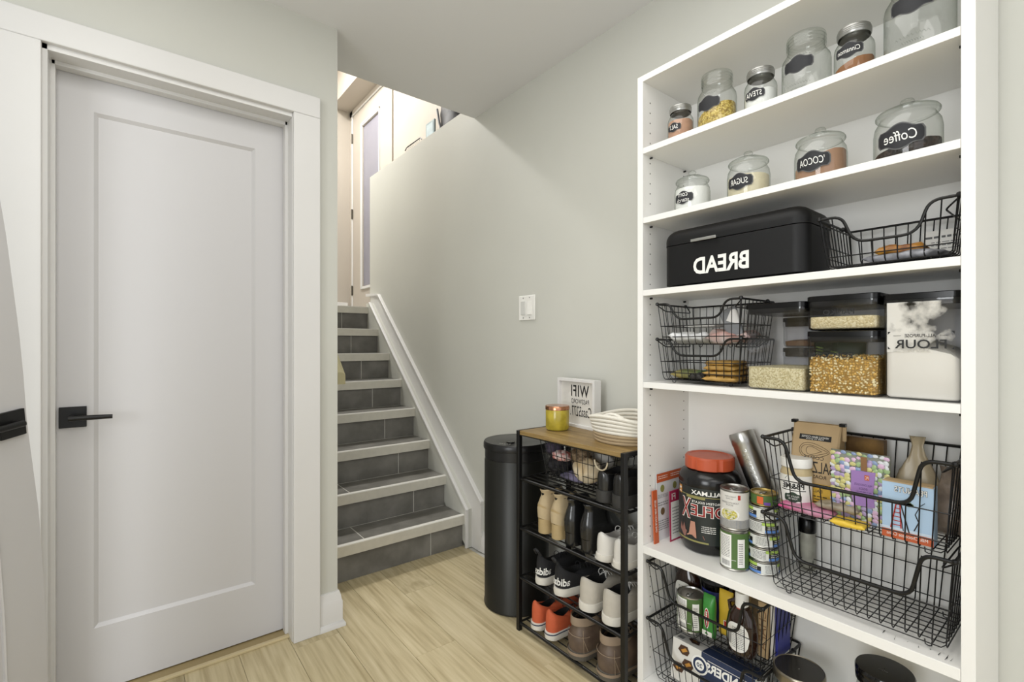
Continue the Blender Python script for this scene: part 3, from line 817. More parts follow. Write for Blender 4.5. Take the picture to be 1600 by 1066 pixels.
# packets in the small baskets
PW = mat('white_packet', '#dedfdf', .4, bump=.5, bscale=25); PP = mat('pink_white_packet', '#d9d3d0', .45, col2='#b98478', vscale=16, bump=.4)
PS = vor('striped_packet', ['#e6e6e4', '#7f8184', '#e1dfdc', '#4c4d50'], 22, .4, .2)
hp = PI / 2
zb_ = SH[3] + .108 + .012
soft('packet', 'crumpled white packet at the left of the upper small basket', 'packet', (1.345, .865, zb_ + .016), .13, .12, .03, PW, (hp * .92, .1, 0), wav=.25)
soft('packet', 'flat white card packet lying highest in the upper small basket', 'packet', (1.42, .86, zb_ + .055), .1, .11, .01, PAPER, (hp, 0, 0), wav=.02)
soft('packet', 'pink and white packet at the right of the upper small basket', 'packet', (1.355, .755, zb_ + .02), .12, .12, .036, PP, (hp * .95, -.1, .1), wav=.3)
soft('packet', 'striped black and white packet leaning in the upper small basket', 'packet', (1.33, .665, zb_ + .002), .05, .105, .02, PS, (-.35, .1, 0), wav=.1)
PY = mat('mustard_packet', '#c39a52', .45, col2='#9c7a3c', vscale=18, bump=.5, bscale=30)
zb_ = SH[3] + .012
for k in range(4):
    soft('sauce_packet', ['lowest', 'second lowest', 'second highest', 'highest'][k] + ' mustard coloured packet of the pile in the lower small basket', 'packet', (1.33 + .004 * k, .748, zb_ + .008 + .0145 * k), .1, .1 - .004 * k, .016, PY, (hp + .04 * (k - 1.5), 0, .05 * (k - 1)), group='mustard packets piled in the lower small basket', wav=.2)
soft('packet', 'long flat green and gold packet in the lower small basket', 'packet', (1.345, .865, zb_ + .014), .09, .12, .026, mat('green_gold_packet', '#ab9858', .45, col2='#4f5f3a', vscale=14, bump=.4), (hp * .96, 0, 0), wav=.25)
soft('packet', 'small black packet in the middle of the lower small basket', 'packet', (1.315, .79, zb_ + .012), .06, .05, .02, mat('black_packet', '#26231f', .4, bump=.5), (hp, 0, 0), wav=.3)
zb_ = SH[2] + .012
soft('packet', 'silver and black packet lying flat in the basket beside the bread bin', 'packet', (1.345, .36, zb_ + .009), .11, .14, .018, mat('silver_black_packet', '#b9bac2', .35, col2='#2c2c2c', vscale=20, bump=.4), (hp, 0, -.06), wav=.3)
soft('packet', 'orange snack packet in the basket beside the bread bin', 'packet', (1.35, .35, zb_ + .027), .06, .09, .022, mat('orange_snack', '#c78f33', .4, col2='#7d4a20', vscale=24, bump=.5), (hp * .95, 0, -.05), wav=.3)
t = thing('card', 'white printed card standing in the basket beside the bread bin', 'card', (1.43, .24, zb_), -.06)
MB().box(0, -.045, .0, .004, .045, .075).build('card_sheet', PAPER, t, smooth=False)
mb = MB(); lines(mb, flat(-.0006), -.03, .03, .03, .052, 3, 0, .2); lines(mb, flat(-.0006), -.038, .056, .04, .064, 1, 0, .6); mb.build('lettering', GREY, t, smooth=False)

# ------------------------------------------------------------ fifth shelf
Z5 = SH[4]


def leaning_card(lab, x0, x1, y, h_, tilt, face, prn, thick=.002):
    t = thing('leaflet', lab, 'leaflet', (x0, y, Z5)); W_ = x1 - x0
    M_ = Matrix.Rotation(-tilt, 4, 'Y') @ Matrix.Identity(4)
    MB().box(0, -thick, 0, W_, 0, h_).build('sheet', face, t, smooth=False)
    if prn: prn(t, W_, h_)
    t.rotation_euler = (tilt, 0, 0)
    return t


def card_fn(y): return lambda u, v: (u, y, v)


def prn1(t, W_, h_):
    mb = MB(); f = card_fn(-.0032)
    rect(mb, f, .001, h_ * .86, W_, h_ - .002, 1)
    for c in (.002, W_ * .5):
        lines(mb, f, c + .004, h_ * .62, c + W_ * .42, h_ * .68, 3, 0, .25); lines(mb, f, c + .004, h_ * .14, c + W_ * .42, h_ * .3, 5, 0, .25); lines(mb, f, c + .004, h_ * .5, c + W_ * .42, h_ * .57, 2, 0, .25)
        disc(mb, f, c + W_ * .2, h_ * .76, .011, .012, 2); disc(mb, f, c + W_ * .2, h_ * .42, .011, .012, 3)
        lines(mb, card_fn(-.0035), c + .006, h_ * .9, c + W_ * .4, h_ * .96, 2, 4, .3)
    mb.build('print', [GREY, ORC, mat('soup_green', '#8b8c4a', .6), mat('soup_brown', '#6a5638', .6), WHT], t, smooth=False)


leaning_card('tall white and rust printed leaflet against the bookcase side behind the tub', 1.318, 1.46, .922, .215, -.02, mat('leaflet_paper', '#dadbdc', .5), prn1)
t = leaning_card('narrow orange leaflet, leftmost on the fifth shelf', 1.292, 1.315, .915, .165, -.05, ORC, None, .004)
mb = MB(); f = lambda u, v: (.011 + v, -.0045, .085 + u)
put_text(mb, 'ONE BUNCH MINI ALLEE', .1, .009, f, bold=.01); mb.build('lettering', WHT, t, smooth=False)
t = leaning_card('crimson bordered leaflet between the rust leaflet and black tub', 1.346, 1.43, .893, .16, -.02, mat('crimson_card', '#a3274c', .5), None)
mb = MB(); f = card_fn(-.0026); rect(mb, f, .005, .006, .08, .125, 0); put_text(mb, 'FI', .02, .02, lambda u, v: (.02 - u, -.0032, .142 + v), m=0); lines(mb, card_fn(-.0031), .012, .02, .05, .11, 9, 1, .25)
mb.build('print', [PAPER, GREY], t, smooth=False)

# protein tub
t = thing('protein_tub', 'large black tub with orange screw lid and red printed name', 'tub', (1.414, .797, Z5))
r = .09
MB().lathe([(.06, .001), (.078, .004), (.086, .02), (r, .034), (r, .2), (.091, .206), (r * 1.0, .222), (.082, .237), (.066, .246), (.062, .25)], seg=48, cap0=True).build('tub_body', mat('black_gloss', '#121213', .22), t)
mb = MB(); seg = 72
def gear(R_, z, k=.0016): return [((R_ + k * (1 if i % 12 < 10 else -1)) * math.cos(2 * PI * i / seg), (R_ + k * (1 if i % 12 < 10 else -1)) * math.sin(2 * PI * i / seg), z) for i in range(seg)]
mb.loft([gear(.069, .248), gear(.0705, .25), gear(.0705, .281), gear(.068, .286, .0004), [(.06 * math.cos(2 * PI * i / seg), .06 * math.sin(2 * PI * i / seg), .2865) for i in range(seg)], [(.056 * math.cos(2 * PI * i / seg), .056 * math.sin(2 * PI * i / seg), .284) for i in range(seg)]])
mb.build('lid', ORNG, t, ang=30, label='ribbed orange screw lid')
mb = MB(); f0 = cyl(r + .0006, -.05); f1 = cyl(r + .0014, -.05); f2 = cyl(r + .002, -.05); f3 = cyl(r + .0026, -.05)
rect(mb, f0, -.115, .036, .115, .2, 0, 24)
rect(mb, f1, -.115, .1745, .07, .1765, 1, 20)
put_text(mb, 'ALLMAX', .088, .013, f2, -.032, .187, 2, bold=.02); rect(mb, f1, -.03, .168, .03, .174, 1, 6)
put_text(mb, 'WHEY PROTEIN ISOLATE', .12, .007, f2, -.05, .159, 2, bold=.01)
put_text(mb, 'ISOFLE', .14, .036, f1, -.056, .134, 2, bold=.045); put_text(mb, 'ISOFLE', .137, .033, f2, -.056, .134, 3, bold=.01)
put_text(mb, 'X', .04, .062, f1, .032, .135, 2, bold=.05, shear=-.1); put_text(mb, 'X', .037, .058, f2, .032, .135, 3, bold=.0, shear=-.1)
rect(mb, f1, .052, .172, .071, .196, 4, 3); put_text(mb, '90', .014, .008, f2, .0615, .188, 2, bold=.03); rect(mb, f2, .055, .176, .068, .179, 2, 2)
shape(mb, f1, [(.0, .098), (.014, .098), (.02, .06), (.03, .052), (-.005, .05), (-.004, .064)], 5)
shape(mb, f1, [(.06, .062), (.055, .085), (.048, .068), (.04, .086), (.034, .066), (.02, .062), (.0, .055), (-.025, .062), (-.03, .05), (.04, .044)], 6)
rect(mb, f1, -.04, .038, .075, .043, 1, 14)
rect(mb, f1, .074, .06, .078, .13, 7, 1); lines(mb, f2, -.06, .07, -.02, .092, 4, 2, .35)
mb.build('label', [mat('label_black', '#1e2423', .4), mat('gold_line', '#8f8a55', .4), WHT, mat('deep_red', '#8e1f1c', .45), mat('badge_gold', '#c98a3a', .4), mat('milk_brown', '#b98873', .5), mat('choc_splash', '#8c6358', .5), GREY], t)


def can(lab, loc, r, h_, prn, name='food_can', cat='can', body=STEEL, top='pull'):
    t = thing(name, lab, cat, loc)
    MB().lathe([(r - .003, .0005), (r, .001), (r + .0008, .003), (r - .001, .005), (r - .001, h_ - .005), (r + .0008, h_ - .003), (r + .0006, h_), (r - .0015, h_), (r - .003, h_ - .004), (r * .8, h_ - .0045), (r * .78, h_ - .0035), (r * .5, h_ - .0035), (.001, h_ - .004)], seg=40, cap0=True).build('can_body', body, t)
    if top: MB().tube([(-.012 + .009 * math.cos(a), .006 * math.sin(a), h_ - .002) for a in [2 * PI * i / 12 for i in range(12)]], .0013, 5, closed=True).box(-.004, -.003, h_ - .004, .012, .003, h_ - .002).build('pull_tab', SILV, t)
    mb = MB(); mats = prn(mb, r); mb.build('label', mats, t)
    return t


def p_white(mb, r):
    f0, f1, f2, f3 = (cyl(r + .0004 * k) for k in (0, 1, 2, 3)); c = PI * r
    rect(mb, f0, -c, .007, c, .105, 0, 40)
    rect(mb, f0, -c, .007, c, .03, 4, 40)
    put_text(mb, "President's Choice", .03, .004, f1, -.006, .094, 1, shear=.3); put_text(mb, "Le Choix", .02, .004, f1, -.004, .088, 1, shear=.3)
    put_text(mb, 'TUSCAN STYLE WEDDING', .05, .0045, f1, -.004, .076, 1); put_text(mb, 'SOUP', .02, .0045, f1, -.004, .07, 1)
    rect(mb, f1, -.033, .086, -.026, .099, 5, 2)
    for rad, m in ((.028, 6), (.023, 2)): disc(mb, f1 if m == 6 else f2, -.002, .044, rad, rad * .62, m, 20)
    for i in range(40):
        a = random.uniform(0, 6.3); q = random.uniform(0, 1) ** .5; disc(mb, f3, -.002 + .02 * q * math.cos(a), .044 + .012 * q * math.sin(a), .003, .002, random.choice((3, 7, 2)), 6)
    return [mat('can_white', '#d6d4ce', .45), GREY, mat('soup_yellow', '#c2b84f', .5), mat('soup_leaf', '#7d8a35', .5), mat('can_grey', '#b9bcc2', .45), RED, WHT, mat('soup_pale', '#dcd6a0', .5)]


def p_green(mb, r):
    f0, f1, f2 = (cyl(r + .0004 * k, .12) for k in (0, 1, 2)); c = PI * r
    rect(mb, f0, -c, .007, c, .105, 0, 40); rect(mb, f1, -.014, .008, .026, .1, 2, 8); rect(mb, f1, .03, .008, .037, .1, 3, 2)
    rect(mb, f1, -.05, .012, -.03, .09, 2, 4); lines(mb, f2, -.045, .02, -.033, .08, 10, 1, .3)
    rect(mb, f1, -.026, .03, .02, .031, 2, 6)
    lines(mb, f2, -.01, .036, .022, .096, 14, 1, .3); rect(mb, f1, -.014, .012, .02, .03, 2, 6)
    for k in range(12): rect(mb, f2, -.010 + k * .0022, .014, -.010 + k * .0022 + random.uniform(.0006, .0014), .028, 1)
    return [GRN, GREY, WHT, LIME]


SP = (1.342, .681)
can('green labelled can under the white soup can on the fifth shelf', (SP[0], SP[1], Z5), .0375, .112, p_green, top=None)
can('white soup can with a yellow bowl picture stacked on the green can', (SP[0], SP[1], Z5 + .1125), .0375, .112, p_white)


def tuna(k):
    def p(mb, r):
        f0, f1, f2 = (cyl(r + .0004 * q, (-.5, .35, .1, .6, -.2)[k]) for q in (0, 1, 2)); c = PI * r
        rect(mb, f0, -c, .005, c, .032, 0, 36)
        for c_ in (-.055, .04, .11):
            rect(mb, f1, c_ - .03, .005, c_ + .012, .012, 3, 8); rect(mb, f1, c_ - .03, .012, c_ + .012, .024, 2, 8); rect(mb, f1, c_ - .02, .024, c_ + .02, .032, 4, 8)
            lines(mb, f2, c_ - .02, .013, c_ + .006, .023, 2, 0, .4)
        lines(mb, f2, -.036, .008, .0, .03, 6, 1, .3)
        return [mat('tin_white', '#d9dad4', .45), GREY, INK, BLUE, LIME]
    return p


TP = (1.38, .618)
names = ['lowest', 'second lowest', 'middle', 'second highest', 'highest']
for k in range(5): can(names[k] + ' white and blue fish tin in the stack beside the baskets', (TP[0] + random.uniform(-.001, .001), TP[1], Z5 + .0375 * k), .0385, .037, tuna(k), 'fish_tin', 'tin', top=None)


def p_gold(mb, r):
    f0, f1 = cyl(r + .0004), cyl(r + .0008); c = PI * r
    rect(mb, f0, -c, .004, c, .029, 0, 30); rect(mb, f1, -.012, .006, .004, .026, 1, 4); rect(mb, f1, -.03, .004, -.014, .012, 2, 4)
    return [GRN, mat('orange_sticker', '#d9632c', .5), mat('violet', '#6d4aa0', .5)]


can('shallow gold topped tin on top of the fish tin stack', (TP[0] - .001, TP[1] - .002, Z5 + .188), .034, .033, p_gold, 'fish_tin', 'tin', body=mat('gold_tin', '#b39c5c', .3, .8))
# dark jar and leaning steel canister
t = thing('dark_jar', 'dark jar behind the tins carrying the leaning steel canister', 'jar', (1.468, .672, Z5))
MB().lathe([(.036, .001), (.038, .01), (.038, .13), (.034, .145), (.034, .16), (.036, .162), (.036, .18), (.001, .181)], seg=32, cap0=True).build('jar_body', mat('dark_jar_glass', '#25262b', .25), t)
mb = MB(); rect(mb, cyl(.0385), -.04, .03, .04, .11, 0, 12); mb.build('label', mat('grey_label', '#9aa2a8', .5), t)
t = thing('steel_canister', 'brushed steel canister leaning to the left behind the tins', 'canister', (1.462, .648, Z5 + .182))
t.rotation_euler = (-.40, 0, 0); t.scale = (1.06, 1.06, 1.33)
MB().lathe([(.03, .0), (.033, .002), (.0335, .006), (.0335, .118), (.0345, .12), (.0345, .142), (.033, .146), (.030, .146), (.029, .143), (.001, .143)], seg=40, cap0=True).build('canister_body', STEEL, t)
mb = MB(); put_text(mb, 'STARBUCKS', .085, .014, lambda u, v: cyl(.0338, -.2)(v, .065 - u)); mb.build('lettering', SILV, t)
# bottle seen through the basket
t = thing('seasoning_bottle', 'slim bottle with dark cap standing behind the empty wire basket', 'bottle', (1.489, .548, Z5))
MB().lathe([(.018, .001), (.021, .006), (.021, .1), (.019, .105)], seg=28, cap0=True).build('bottle_body', mat('pale_bottle', '#a8a79a', .4, var=.3, vscale=30), t)
MB().lathe([(.021, .104), (.0215, .106), (.0215, .14), (.019, .143), (.001, .143)], seg=28).build('cap', BLKP, t)

# contents of the upper large basket
ZB = Z5 + .192 + .0145
t = thing('peanut_powder_jar', 'pale jar with white screw lid at the left of the upper basket', 'jar', (1.352, .523, ZB + .001))
r = .037
MB().lathe([(.03, .001), (.035, .005), (r, .015), (r, .09), (.034, .1), (.032, .106)], seg=36, cap0=True).build('jar_body', mat('peanut_powder', '#c9b78f', .35, var=.08, vscale=30), t)
MB().lathe([(.034, .106), (.036, .108), (.036, .127), (.034, .13), (.001, .13)], seg=36).build('lid', WHT, t)
mb = MB(); f0, f1, f2 = (cyl(r + .0005 * q, -.15) for q in (1, 2, 3))
rect(mb, f0, -.05, .02, .05, .088, 0, 20); put_text(mb, 'PB&ME', .052, .014, f1, 0, .062, 1, bold=.03)
plaque(mb, f1, .02, .014, 2, .033); put_text(mb, 'PEANUT BUTTER', .028, .004, f2, 0, .036, 0); put_text(mb, 'POWDER', .02, .004, f2, 0, .03, 0)
shape(mb, f1, [(-.02, .078), (.02, .078), (.014, .086), (-.014, .086)], 2); rect(mb, f1, -.03, .05, .03, .052, 1, 6)
mb.build('label', [WHT, INK, mat('dark_green_print', '#26392a', .5)], t)

t = thing('coffee_bag', 'tall kraft paper coffee bag with folded top in the basket', 'coffee bag', (1.405, .492, ZB + .001), .06)
hx, hy, H = .034, .054, .215
rg = [rr(hx, hy, .004, 0, n=1), rr(hx, hy, .004, .12, n=1), rr(hx * .75, hy, .004, .17, n=1), rr(hx * .25, hy, .003, H - .008, n=1), rr(.006, hy, .003, H, n=1)]
MB().loft(rg).build('bag_body', KRAFT, t, ang=30)
MB().box(.003, -hy - .008, H - .04, .009, hy + .004, H + .001).build('folded_top', KRAFT, t, bevel=.002)
for y_ in (hy - .006, -hy - .008): MB().box(-.008, y_, H - .002, .01, y_ + .013, H + .006).build('tin_tie', BLKP, t, bevel=.001)
def cb(u, v):      # the sloping front of the bag
    x = -hx if v < .12 else (-hx + (v - .12) / .05 * hx * .25 if v < .17 else -hx * .75 + (v - .17) / .037 * hx * .5)
    return (x - .0012, u, v)
mb = MB()
shape(mb, cb, [(-.036, .174), (.036, .174), (.036, .187), (-.036, .187)], 0); put_text(mb, 'WHOLE BEAN COFFEE', .062, .005, lambda u, v: (cb(u, v)[0] - .001, u, v), 0, .182, 1); put_text(mb, 'Café en grains', .04, .004, lambda u, v: (cb(u, v)[0] - .001, u, v), 0, .177, 1)
for k, (a, b) in enumerate(((.03, .012), (.018, .008), (.034, .018))):
    mb.tube([cb(a * math.cos(q), .148 + b * math.sin(q) + .004 * math.sin(2 * q)) for q in [2 * PI * i / 24 for i in range(24)]], .0004, 4, closed=True)
put_text(mb, 'COFFEE', .045, .008, cb, 0, .131, 0); put_text(mb, "BALZAC'S", .09, .03, cb, 0, .108, 0, bold=.0); put_text(mb, 'ROASTERS', .056, .009, cb, 0, .084, 0)
mb.build('print', [INK, WHT], t, smooth=False)
mb = MB(); f = lambda u, v: (-hx - .0009, u, v); rect(mb, f, -hy, .004, hy, .066, 0); put_text(mb, 'BALZAC', .04, .008, lambda u, v: (-hx - .0016, u, v), 0, .048, 1); lines(mb, lambda u, v: (-hx - .0016, u, v), -.03, .016, .03, .038, 3, 1, .3)
mb.build('label', [mat('amber_label', '#d0a83c', .5), INK], t, smooth=False, label='amber label at the foot of the bag')

CAND = [mat('candy_' + n, c, .35) for n, c in (('lilac', '#a895bb'), ('green', '#9cb583'), ('blue', '#8698bd'), ('pink', '#d6b3cf'), ('yellow', '#c9c382'), ('white', '#d6d9dd'))]
t = soft('chocolate_egg_pouch', 'pouch printed with pastel candy eggs and a lilac panel', 'pouch', (1.36, .385, ZB + .002), .118, .165, .03, mat('pouch_grey', '#7f8378', .4), (0, -.05, .06), wav=.03, top=.08)
mb = MB()
for a in range(11):
    for b in range(17):
        u = -.052 + .104 * a / 10 + random.uniform(-.002, .002); v = .006 + .152 * b / 16 + random.uniform(-.003, .003)
        if -.03 < u < .012 and .045 < v < .125: continue
        ths = .0155 * min(1, (.165 - v) / .022) * max(0, 1 - (abs(u) / .062) ** 3) ** .5
        ra = random.uniform(.0062, .0076); rb = ra * random.uniform(.7, .9); an = random.uniform(0, 3)
        ci = random.randrange(6)
        ringp = [(-ths - .002 - .0003 * (1 if k else 0), u + q * (ra * math.cos(z) * math.cos(an) - rb * math.sin(z) * math.sin(an)), v + q * (ra * math.cos(z) * math.sin(an) + rb * math.sin(z) * math.cos(an))) for k, q in enumerate((1,)) for z in [2 * PI * i / 8 for i in range(8)]]
        mb.add(ringp + [(-ths - .0045, u, v)], [(i, (i + 1) % 8, 8) for i in range(8)], ci)
mb.build('egg_print', CAND, t, kind='stuff')
mb = MB(); f = flat(-.0205); f2 = flat(-.0212)
shape(mb, f, [(-.032, .045), (.008, .043), (.014, .07), (.013, .125), (-.034, .127), (-.029, .08)], 0); rect(mb, flat(-.0208), -.018, .127, -.006, .16, 2)
rect(mb, f2, -.022, .106, -.013, .118, 3); put_text(mb, 'PC', .006, .007, flat(-.0218), -.0175, .112, 4)
put_text(mb, 'MILK CHOCOLATE', .034, .005, f2, -.01, .094, 1); put_text(mb, 'EGGS', .016, .005, f2, -.01, .085, 1); lines(mb, f2, -.026, .066, .004, .08, 3, 1, .3)
mb.build('lilac_panel', [mat('lilac', '#9a78b4', .45), mat('deep_lilac', '#5d3f78', .5), BROWN, ORC, WHT], t, smooth=False)

t = thing('peanuts_box', 'light blue box with a printed red ladder and orange band', 'box', (1.305, .286, ZB - .0), .0)
MB().box(0, -.044, 0, .034, .044, .122).build('carton', mat('sky_carton', '#a9c3dc', .5), t, bevel=.001)
mb = MB().box(.002, -.042, .122, .032, .042, .1235).box(-.001, -.044, .1215, .001, .044, .1225); mb.build('open_top', KRAFT, t, smooth=False)
mb = MB(); f = flat(-.0006); g_ = flat(-.0012); g3 = flat(-.0018)
rect(mb, f, -.0438, 0, .0438, .018, 0); put_text(mb, 'Milk Chocolate Coins', .07, .007, g_, 0, .01, 1)
put_text(mb, 'PEANUTS', .056, .013, g_, -.006, .108, 2, bold=.045); put_text(mb, 'PEANUTS', .055, .012, g3, -.006, .108, 1, bold=.0)
def bar(a, b, w_=.0009, m=3):
    a, b = Vector(a), Vector(b); n_ = (b - a).normalized(); n_ = Vector((-n_.y, n_.x)) * w_
    shape(mb, g_, [tuple(a - n_), tuple(b - n_), tuple(b + n_), tuple(a + n_)], m)
bar((.028, .022), (.018, .078), .0012); bar((.01, .024), (.012, .078), .0012)
for k in range(6): bar((.027 - .0015 * k, .03 + .009 * k), (.0105 + .0003 * k, .03 + .009 * k))
bar((-.004, .018), (.011, .078), .0012, 2); bar((.006, .02), (.012, .06), .0008, 2)
for k in range(5): disc(mb, g_, .002 - .008 * random.random(), .077 + .004 * random.random(), .007, .0035, 4, 8)
bar((-.012, .025), (-.02, .045), .001, 2); bar((-.02, .045), (-.014, .06), .001, 2); bar((-.014, .06), (-.022, .08), .0008, 2)
bar((-.022, .08), (-.03, .088), .0006, 2); rect(mb, f, -.0438, .018, .0438, .024, 5)
mb.build('print', [ORC, WHT, INK, RED, mat('moss', '#5e6d3c', .6), mat('snow_blue', '#c9d7e6', .5)], t, smooth=False)

soft('cellophane_bag', 'beige cellophane bag with a twisted top behind the blue box', 'bag', (1.42, .292, ZB), .09, .21, .06, mat('beige_cello', '#b7a88c', .35, var=.15, vscale=14, bump=.7, bscale=20), (0, 0, .1), wav=.25, top=.55, pinch=.78)
soft('cellophane_bag', 'clear wrinkled bag in the right corner of the upper basket', 'bag', (1.42, .235, ZB), .06, .15, .06, mat('dark_cello', '#8e7f72', .25, var=.4, vscale=30, bump=.8, bscale=30), wav=.3, top=.4, pinch=.5)
t = thing('brown_carton', 'brown and gold carton behind the candy egg pouch', 'box', (1.455, .405, ZB), -.1)
MB().box(0, -.042, 0, .02, .042, .185).build('carton', mat('gold_brown_carton', '#8c6a35', .5, col2='#4c3516', vscale=14), t, bevel=.001)
soft('snack_packet', 'magenta and white packet lying at the front of the upper basket', 'packet', (1.33, .545, ZB + .013), .07, .12, .02, mat('magenta_packet', '#bd4179', .4, col2='#cf9db4', vscale=9, bump=.4), (hp, 0, 0), wav=.3)
soft('snack_packet', 'grey tan packet lying on the magenta packet', 'packet', (1.335, .47, ZB + .03), .05, .09, .018, mat('tan_packet', '#a89c86', .4, var=.3, vscale=30, bump=.5), (hp, .1, .1), wav=.3)
soft('snack_packet', 'yellow packet with a round seal lying before the candy egg pouch', 'packet', (1.305, .425, ZB + .009), .05, .07, .015, YEL, (hp, 0, .0), wav=.2)

# ------------------------------------------------------------ bottom baskets and jars
ZL = SH[5] + .177 + .0145


def syrup(lab, loc, s_=1., rz=0):
    t = thing('syrup_bottle', lab, 'bottle', loc, rz)
    rg = []
    for hx, hy, z in ((.022, .03, .001), (.026, .036, .006), (.028, .04, .03), (.028, .04, .07), (.024, .034, .1), (.017, .021, .12), (.013, .014, .13)): rg.append([(hx * math.cos(a) * s_, hy * math.sin(a) * s_, z * s_) for a in [2 * PI * i / 28 for i in range(28)]])
    MB().loft(rg).build('bottle_body', mat('syrup_brown', '#2c1a12', .12, coat=.3), t, ang=60)
    MB().lathe([(.0145 * s_, .117 * s_), (.0165 * s_, .118 * s_), (.016 * s_, .135 * s_), (.0165 * s_, .152 * s_), (.015 * s_, .159 * s_), (.001, .16 * s_)], seg=24).build('cap', WHT, t)
    MB().lathe([(.0168 * s_, .115 * s_), (.0172 * s_, .117 * s_), (.0172 * s_, .121 * s_), (.0166 * s_, .122 * s_)], seg=24).build('cap_ring', mat('red_ring', '#b5452c', .4), t)
    mb = MB(); n = 18
    def f(u, v, e=.001): q = math.asin(max(-1, min(1, u / (.04 * s_)))); return (-(.028 * s_ + e) * math.cos(q), u, v)
    vs = []
    for i in range(n + 1):
        a = -1 + 2 * i / n; hh = .036 * s_ * (1 - abs(a) ** 3.2) ** .5; vs += [f(a * .029 * s_, .052 * s_ - hh), f(a * .029 * s_, .052 * s_ + hh)]
    mb.add(vs, [(2 * i, 2 * i + 2, 2 * i + 3, 2 * i + 1) for i in range(n)], 0)
    lines(mb, lambda u, v: f(u, v, .0018), -.02 * s_, .024 * s_, .012 * s_, .078 * s_, 12, 1, .3)
    for k in range(8): rect(mb, lambda u, v: f(u, v, .0018), (.014 + k * .0014) * s_, .03 * s_, (.0146 + k * .0014) * s_, .06 * s_, 1)
    mb.build('label', [WHT, GREY], t)
    MB().tube([(-.0, .03 * s_, .1 * s_), (0, .034 * s_, .122 * s_), (0, .016 * s_, .134 * s_)], .005 * s_, 8).build('grip', MATS['syrup_brown'], t)
    return t


syrup('brown syrup bottle with oval white label at the front of the basket', (1.332, .655, ZL + .001), 1.07)
syrup('brown syrup bottle with white cap in the back left corner', (1.415, .872, ZL + .003), 1.12)
def p_green2(mb, r):
    return p_green(mb, r)
can('green labelled can standing in the basket with the syrup', (1.335, .812, ZL), .0395, .106, p_green, body=STEEL)
t = thing('blue_jar', 'blue jar with flat black lid behind the green can', 'jar', (1.42, .782, ZL))
MB().lathe([(.036, .001), (.038, .006), (.038, .105), (.036, .11)], seg=32, cap0=True).build('jar_body', mat('blue_jar', '#2f3a86', .35), t)
MB().lathe([(.0385, .108), (.04, .11), (.04, .125), (.038, .127), (.034, .125), (.001, .125)], seg=32).build('lid', BLKP, t)
t = soft('sauce_pouch', 'green pouch with a small red and white logo in the basket', 'pouch', (1.335, .752, ZL), .036, .125, .03, mat('green_pouch', '#3c8a3a', .35, bump=.4, bscale=20), wav=.08, top=.3)
mb = MB(); disc(mb, flat(-.017), 0, .06, .008, .03, 0, 16); disc(mb, flat(-.0175), 0, .06, .0065, .027, 1, 16); lines(mb, lambda u, v: (-.0182, v, .06 + u), -.02, -.003, .02, .003, 1, 0, .8); rect(mb, flat(-.0155), -.015, .008, .015, .022, 0)
mb.build('label', [WHT, RED], t, smooth=False)
t = soft('sauce_pouch', 'yellow pouch with a small logo beside the green pouch', 'pouch', (1.375, .722, ZL), .042, .135, .03, YEL, wav=.1, top=.3)
mb = MB(); rect(mb, flat(-.0175), -.012, .03, .0, .055, 0); rect(mb, flat(-.018), -.01, .032, -.002, .053, 1); mb.build('label', [WHT, RED], t, smooth=False)
t = thing('cracker_box', 'upright beige box with round markings between pouch and syrup', 'box', (1.415, .69, ZL), .0)
MB().box(0, -.022, 0, .05, .022, .17).build('carton', KRAFT, t, bevel=.001)
mb = MB(); f = flat(-.0008); put_text(mb, '?3', .014, .03, f, -.004, .11, 0, bold=.01); disc(mb, f, .006, .07, .008, .009, 1); disc(mb, flat(-.0014), .006, .07, .006, .007, 2); mb.build('print', [BROWN, GRN, KRAFT], t, smooth=False)
t = thing('cardboard_box', 'small dark brown cardboard box at the back of the basket', 'box', (1.465, .732, ZL), .05)
MB().box(0, -.018, 0, .02, .018, .155).build('carton', BROWN, t, bevel=.001)
t = thing('spaghetti_box', 'tan box with sketched print to the right of the syrup', 'box', (1.36, .612, ZL), .0)
MB().box(0, -.014, 0, .08, .012, .15).build('carton', KRAFT, t, bevel=.001)
mb = MB(); put_text(mb, 'CHAPA', .11, .02, lambda u, v: (-.0008, v, .075 - u), m=0); mb.build('print', BROWN, t, smooth=False)
t = thing('white_box', 'slim white box beside the tan box in the syrup basket', 'box', (1.37, .592, ZL))
MB().box(0, -.004, 0, .09, .004, .145).build('carton', PAPER, t, bevel=.0006)
t = thing('blue_box', 'slim bright blue box at the right of the syrup basket', 'box', (1.38, .5865, ZL))
MB().box(0, -.0055, 0, .08, .001, .16).build('carton', mat('cobalt_box', '#2a3186', .45), t, bevel=.0006)
# lower basket: navy box
ZM = SH[5] + .0145
t = thing('chocolate_box', 'navy and white chocolate box lying tilted in the lowest basket', 'box', (1.3, .735, ZM + .018), 0)
t.rotation_euler = (.0, .12, 0)
MB().box(0, -.125, 0, .07, .125, .118).build('carton', mat('box_white', '#dcdad4', .45), t, bevel=.001)
mb = MB(); f = flat(-.0007); g_ = flat(-.0013); g3 = flat(-.0019)
def ftop(u, v): return (v, u, .1187)
def ftop2(u, v): return (v, u, .1193)
CH1 = mat('chocolate', '#4a3226', .4); CAR = mat('caramel', '#c08a3e', .4)
for F, F2, F3, y_, s_ in ((f, g_, g3, .0, 1), (ftop, ftop2, ftop2, 0, 1)):
    pass
rect(mb, f, -.125, .0, .03, .1, 0); rect(mb, ftop, -.125, 0, .03, .07, 0)
rect(mb, f, -.125, .1, .03, .118, 0)
put_text(mb, 'SANDERS', .13, .026, g_, -.05, .084, 1, bold=.035); rect(mb, g_, -.11, .101, .01, .1025, 1)
